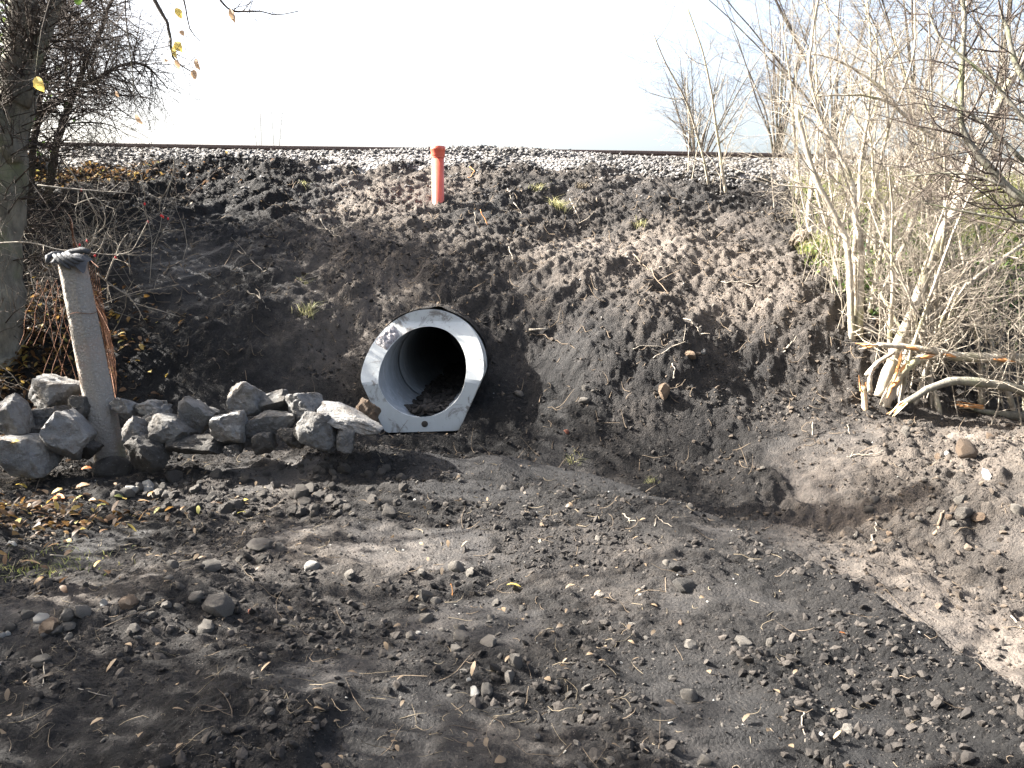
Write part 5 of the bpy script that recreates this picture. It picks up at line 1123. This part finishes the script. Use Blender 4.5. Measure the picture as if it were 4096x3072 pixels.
# sticks and roots one can pick out
SK = 'sticks and roots on the dug bank'
def ZF(x, y): return (2300 + x * .5425, 450 + y * .5425)
def ZG(x, y): return (1200 + x * .5425, 480 + y * .5425)
def ZH(x, y): return (2000 + x * .5425, 1300 + y * .5425)
def ZI(x, y): return (300 + x * .4822, 500 + y * .4822)
def ZJ(x, y): return (3000 + x * .4973, 1400 + y * .4973)
STICKS = [([ZF(430, 1050), ZF(520, 1150), ZF(590, 1220), ZF(690, 1340)], .011, 4, 'long crooked root lying down the bank'), ([ZF(610, 1165), ZF(700, 1140), ZF(770, 1110), ZF(810, 1060)], .010, 4, 'pale branching root ending beside the long crooked root'), ([ZF(1080, 1255), ZF(1220, 1250), ZF(1330, 1300), ZF(1420, 1310)], .010, 3, 'thin root lying across the bare bank near the stems'),
    ([ZF(1310, 1455), ZF(1335, 1395)], .010, 0, 'short pale stick poking up from the lower bank'), ([ZF(800, 1525), ZF(900, 1595), ZF(925, 1650)], .010, 2, 'forked root near the small tan slab'), ([ZF(-40, 640), ZF(20, 760), ZF(30, 820)], .009, 3, 'upright torn root with side shoots on the upper bank'), ([ZF(250, 870), ZF(262, 960)], .008, 0, 'short upright straw on the brown patch'),
    ([ZG(150, 740), ZG(190, 810), ZG(250, 860), ZG(310, 910)], .011, 3, 'white peeled root on the bank below the furrows'), ([ZG(1530, 510), ZG(1570, 610), ZG(1640, 710)], .010, 3, 'pale twig slanting beside the bleached tuft'), ([ZG(1330, 660), ZG(1390, 770)], .010, 0, 'straight pale stick below the orange riser'), ([ZG(1285, 680), ZG(1305, 780)], .009, 0, 'bent stick near the straight pale stick'), ([ZG(1250, 350), ZG(1290, 385), ZG(1240, 430)], .009, 1, 'short hooked root close to the orange riser'),
    ([ZG(1540, 940), ZG(1565, 1010), ZG(1565, 1085)], .009, 1, 'white bent root in the lit brown soil'), ([ZG(0, 1190), ZG(140, 1150)], .008, 0, 'pale straw leaning over a small weed'), ([ZG(10, 1200), ZG(180, 1195)], .008, 0, 'straw lying beneath the leaning straw'),
    ([ZH(190, 60), ZH(300, 85), ZH(420, 130), ZH(580, 200)], .010, 1, 'thin dark stick stretched on the bank beside the culvert'), ([ZH(215, 50), ZH(350, 45)], .022, 0, 'short stout log end near the culvert crown'), ([ZH(980, 190), ZH(1050, 155), ZH(1200, 165), ZH(1400, 150)], .008, 2, 'long thin root arching over crumbly soil'), ([ZH(1270, 290), ZH(1290, 340), ZH(1260, 430)], .009, 0, 'white forked rootlet above the pale pointed stone'), ([ZH(1130, 250), ZH(1230, 200), ZH(1310, 160)], .010, 2, 'pale root leaning on the crumbly soil above the pointed stone'),
    ([ZH(2090, 205), ZH(2140, 150), ZH(2185, 100)], .010, 1, 'twig sticking up from the shaded hollow near the stems'), ([ZH(1300, 1010), ZH(1302, 1080)], .008, 0, 'short peg of straw on the lit ditch bank'), ([ZH(905, 1400), ZH(950, 1440), ZH(955, 1475)], .010, 2, 'whitish root knot on the berm'), ([ZH(1140, 1490), ZH(1150, 1410), ZH(1200, 1460), ZH(1270, 1495)], .008, 0, 'bent wiry root on the berm next to the root knot'),
    ([ZI(740, 1250), ZI(770, 1190), ZI(870, 1140)], .011, 1, 'crooked stick in the smooth dark hollow'), ([ZI(720, 890), ZI(780, 880), ZI(840, 875)], .009, 1, 'forked twig high in the dark hollow'), ([ZI(600, 870), ZI(690, 885)], .008, 0, 'plain twig next to the forked twig in the hollow'), ([ZI(610, 1395), ZI(700, 1405), ZI(800, 1408)], .009, 0, 'level twig low in the hollow'), ([ZI(1430, 1385), ZI(1500, 1420), ZI(1560, 1480), ZI(1620, 1550)], .012, 1, 'broken stick pointing down to the rocks'), ([ZI(1350, 1045), ZI(1440, 1100), ZI(1560, 1225)], .010, 2, 'slanting twig on the shaded side of the furrows'), ([ZI(1140, 1450), ZI(1220, 1410), ZI(1285, 1375)], .010, 2, 'twig with small fork in the lower hollow'),
    ([ZJ(505, 580), ZJ(510, 690)], .012, 0, 'upright wooden peg in the brown bank soil'), ([ZJ(975, 1550), ZJ(990, 1480), ZJ(1010, 1400)], .013, 0, 'thick straw standing on the ditch edge'), ([ZJ(1480, 1500), ZJ(1520, 1400), ZJ(1560, 1310)], .020, 0, 'stout dark stick leaning among ditch bank stones'), ([ZJ(780, 865), ZJ(900, 850), ZJ(1060, 840)], .010, 1, 'long stick lying level on the brown bank'), ([ZJ(780, 600), ZJ(810, 680)], .010, 0, 'leaning stick near the torn tree foot'),
    ([(2115, 2745), (2095, 2835)], .006, 0, 'grey stalk standing beside the rut'), ([(170, 2750), (180, 2700), (165, 2610)], .006, 0, 'dead grass stalk upright in straw'), ([(3215, 2860), (3205, 2910), (3220, 2975)], .008, 0, 'pale stick lying on the dark ditch side'), ([(3080, 2920), (3125, 2965)], .007, 0, 'thin stick crossing the shaded mud'), ([(1803, 2335), (1815, 2380)], .010, 0, 'orange brown sliver of wood on the mud'), ([(200, 2225), (350, 2240)], .010, 0, 'pale flat sliver on the shaded mud'), ([(330, 2555), (520, 2470), (700, 2400)], .007, 1, 'long dead stalk lying across the trampled straw'), ([(240, 2745), (440, 2790)], .006, 0, 'short dead stalk in the trampled straw'), ([(3400, 2330), (3480, 2300)], .008, 0, 'twig by the ditch floor'), ([(4045, 2470), (4096, 2530)], .010, 0, 'pale stick beside the sunlit ditch floor')]
for i, (pix, r_, nb, lab) in enumerate(STICKS):
    pts = [ray(u, v)[0] + UP * r_ * .8 for u, v in pix]; D = np.linalg.norm(pts[0][:2]); r0 = max(r_ * .8, .0007 * D) * (.9 if D > 5 else .5); n = len(pts)
    if n == 2 and nb == 0 and abs(pix[0][0] - pix[1][0]) < abs(pix[0][1] - pix[1][1]) * .7:      # standing pieces rise from their lower end
        lo_, hi_ = (pix[0], pix[1]) if pix[0][1] > pix[1][1] else (pix[1], pix[0]); q, D = ray(*lo_); pts = [q - UP * .02, at(*hi_, D + .02)]; n = 2
    rs_ = np.random.default_rng(400 + i); t = np.linspace(0, n - 1, 4 * n - 3); q = np.stack([np.interp(t, np.arange(n), np.array(pts)[:, c]) for c in range(3)], 1)
    q[:, 2] = np.maximum(q[:, 2], gzs(q[:, 0], q[:, 1]) + r0 * .5) if n > 2 else q[:, 2]; q[1:-1] += rs_.normal(0, r0 * .8, (len(q) - 2, 3))
    m_ = M['splinter'] if 'orange' in lab else (M['twig'] if ('pale' in lab or 'white' in lab or i % 3) else M['root'])
    mb = MB(); mb.tube(q, np.linspace(r0, r0 * .5, len(q)), 5, True)
    if nb == 0: tag(mb.build('stick', m_, loc=tuple(q[0])), lab, 'stick', SK); continue
    rt = thing('root', lab, 'root', tuple(q[0]), SK); mb.build('main_root', m_, rt)
    for b_ in range(nb):
        k_ = rs_.integers(1, len(q)); L = np.linalg.norm(q[-1] - q[0]) * rs_.uniform(.2, .45); d = rs_.normal(0, 1, 3); d[2] = abs(d[2]) * .6; d /= np.linalg.norm(d)
        sb = MB(); sb.tube([q[k_], q[k_] + d * L * .5 + rs_.normal(0, .01, 3), q[k_] + d * L + rs_.normal(0, .02, 3)], [r0 * .6, r0 * .5, r0 * .25], 4); sb.build('side_root', m_, rt)
# the big clod at the edge of the stems
q, D = ray(3205, 990); pv, pf = rock_shape(4, 77, 6, 9, .10, True, .7); mb = MB(); mb.add(pv * np.array([.17, .15, .15]), pf); me = mb.mesh('earth_clod', smooth=False); me.materials.append(M['clod_tan'])
tag(obj('earth_clod', me, (q[0], q[1], q[2] + .06), (.2, .3, .4)), 'big clod of earth resting at the foot of the slender shrub', 'clod')
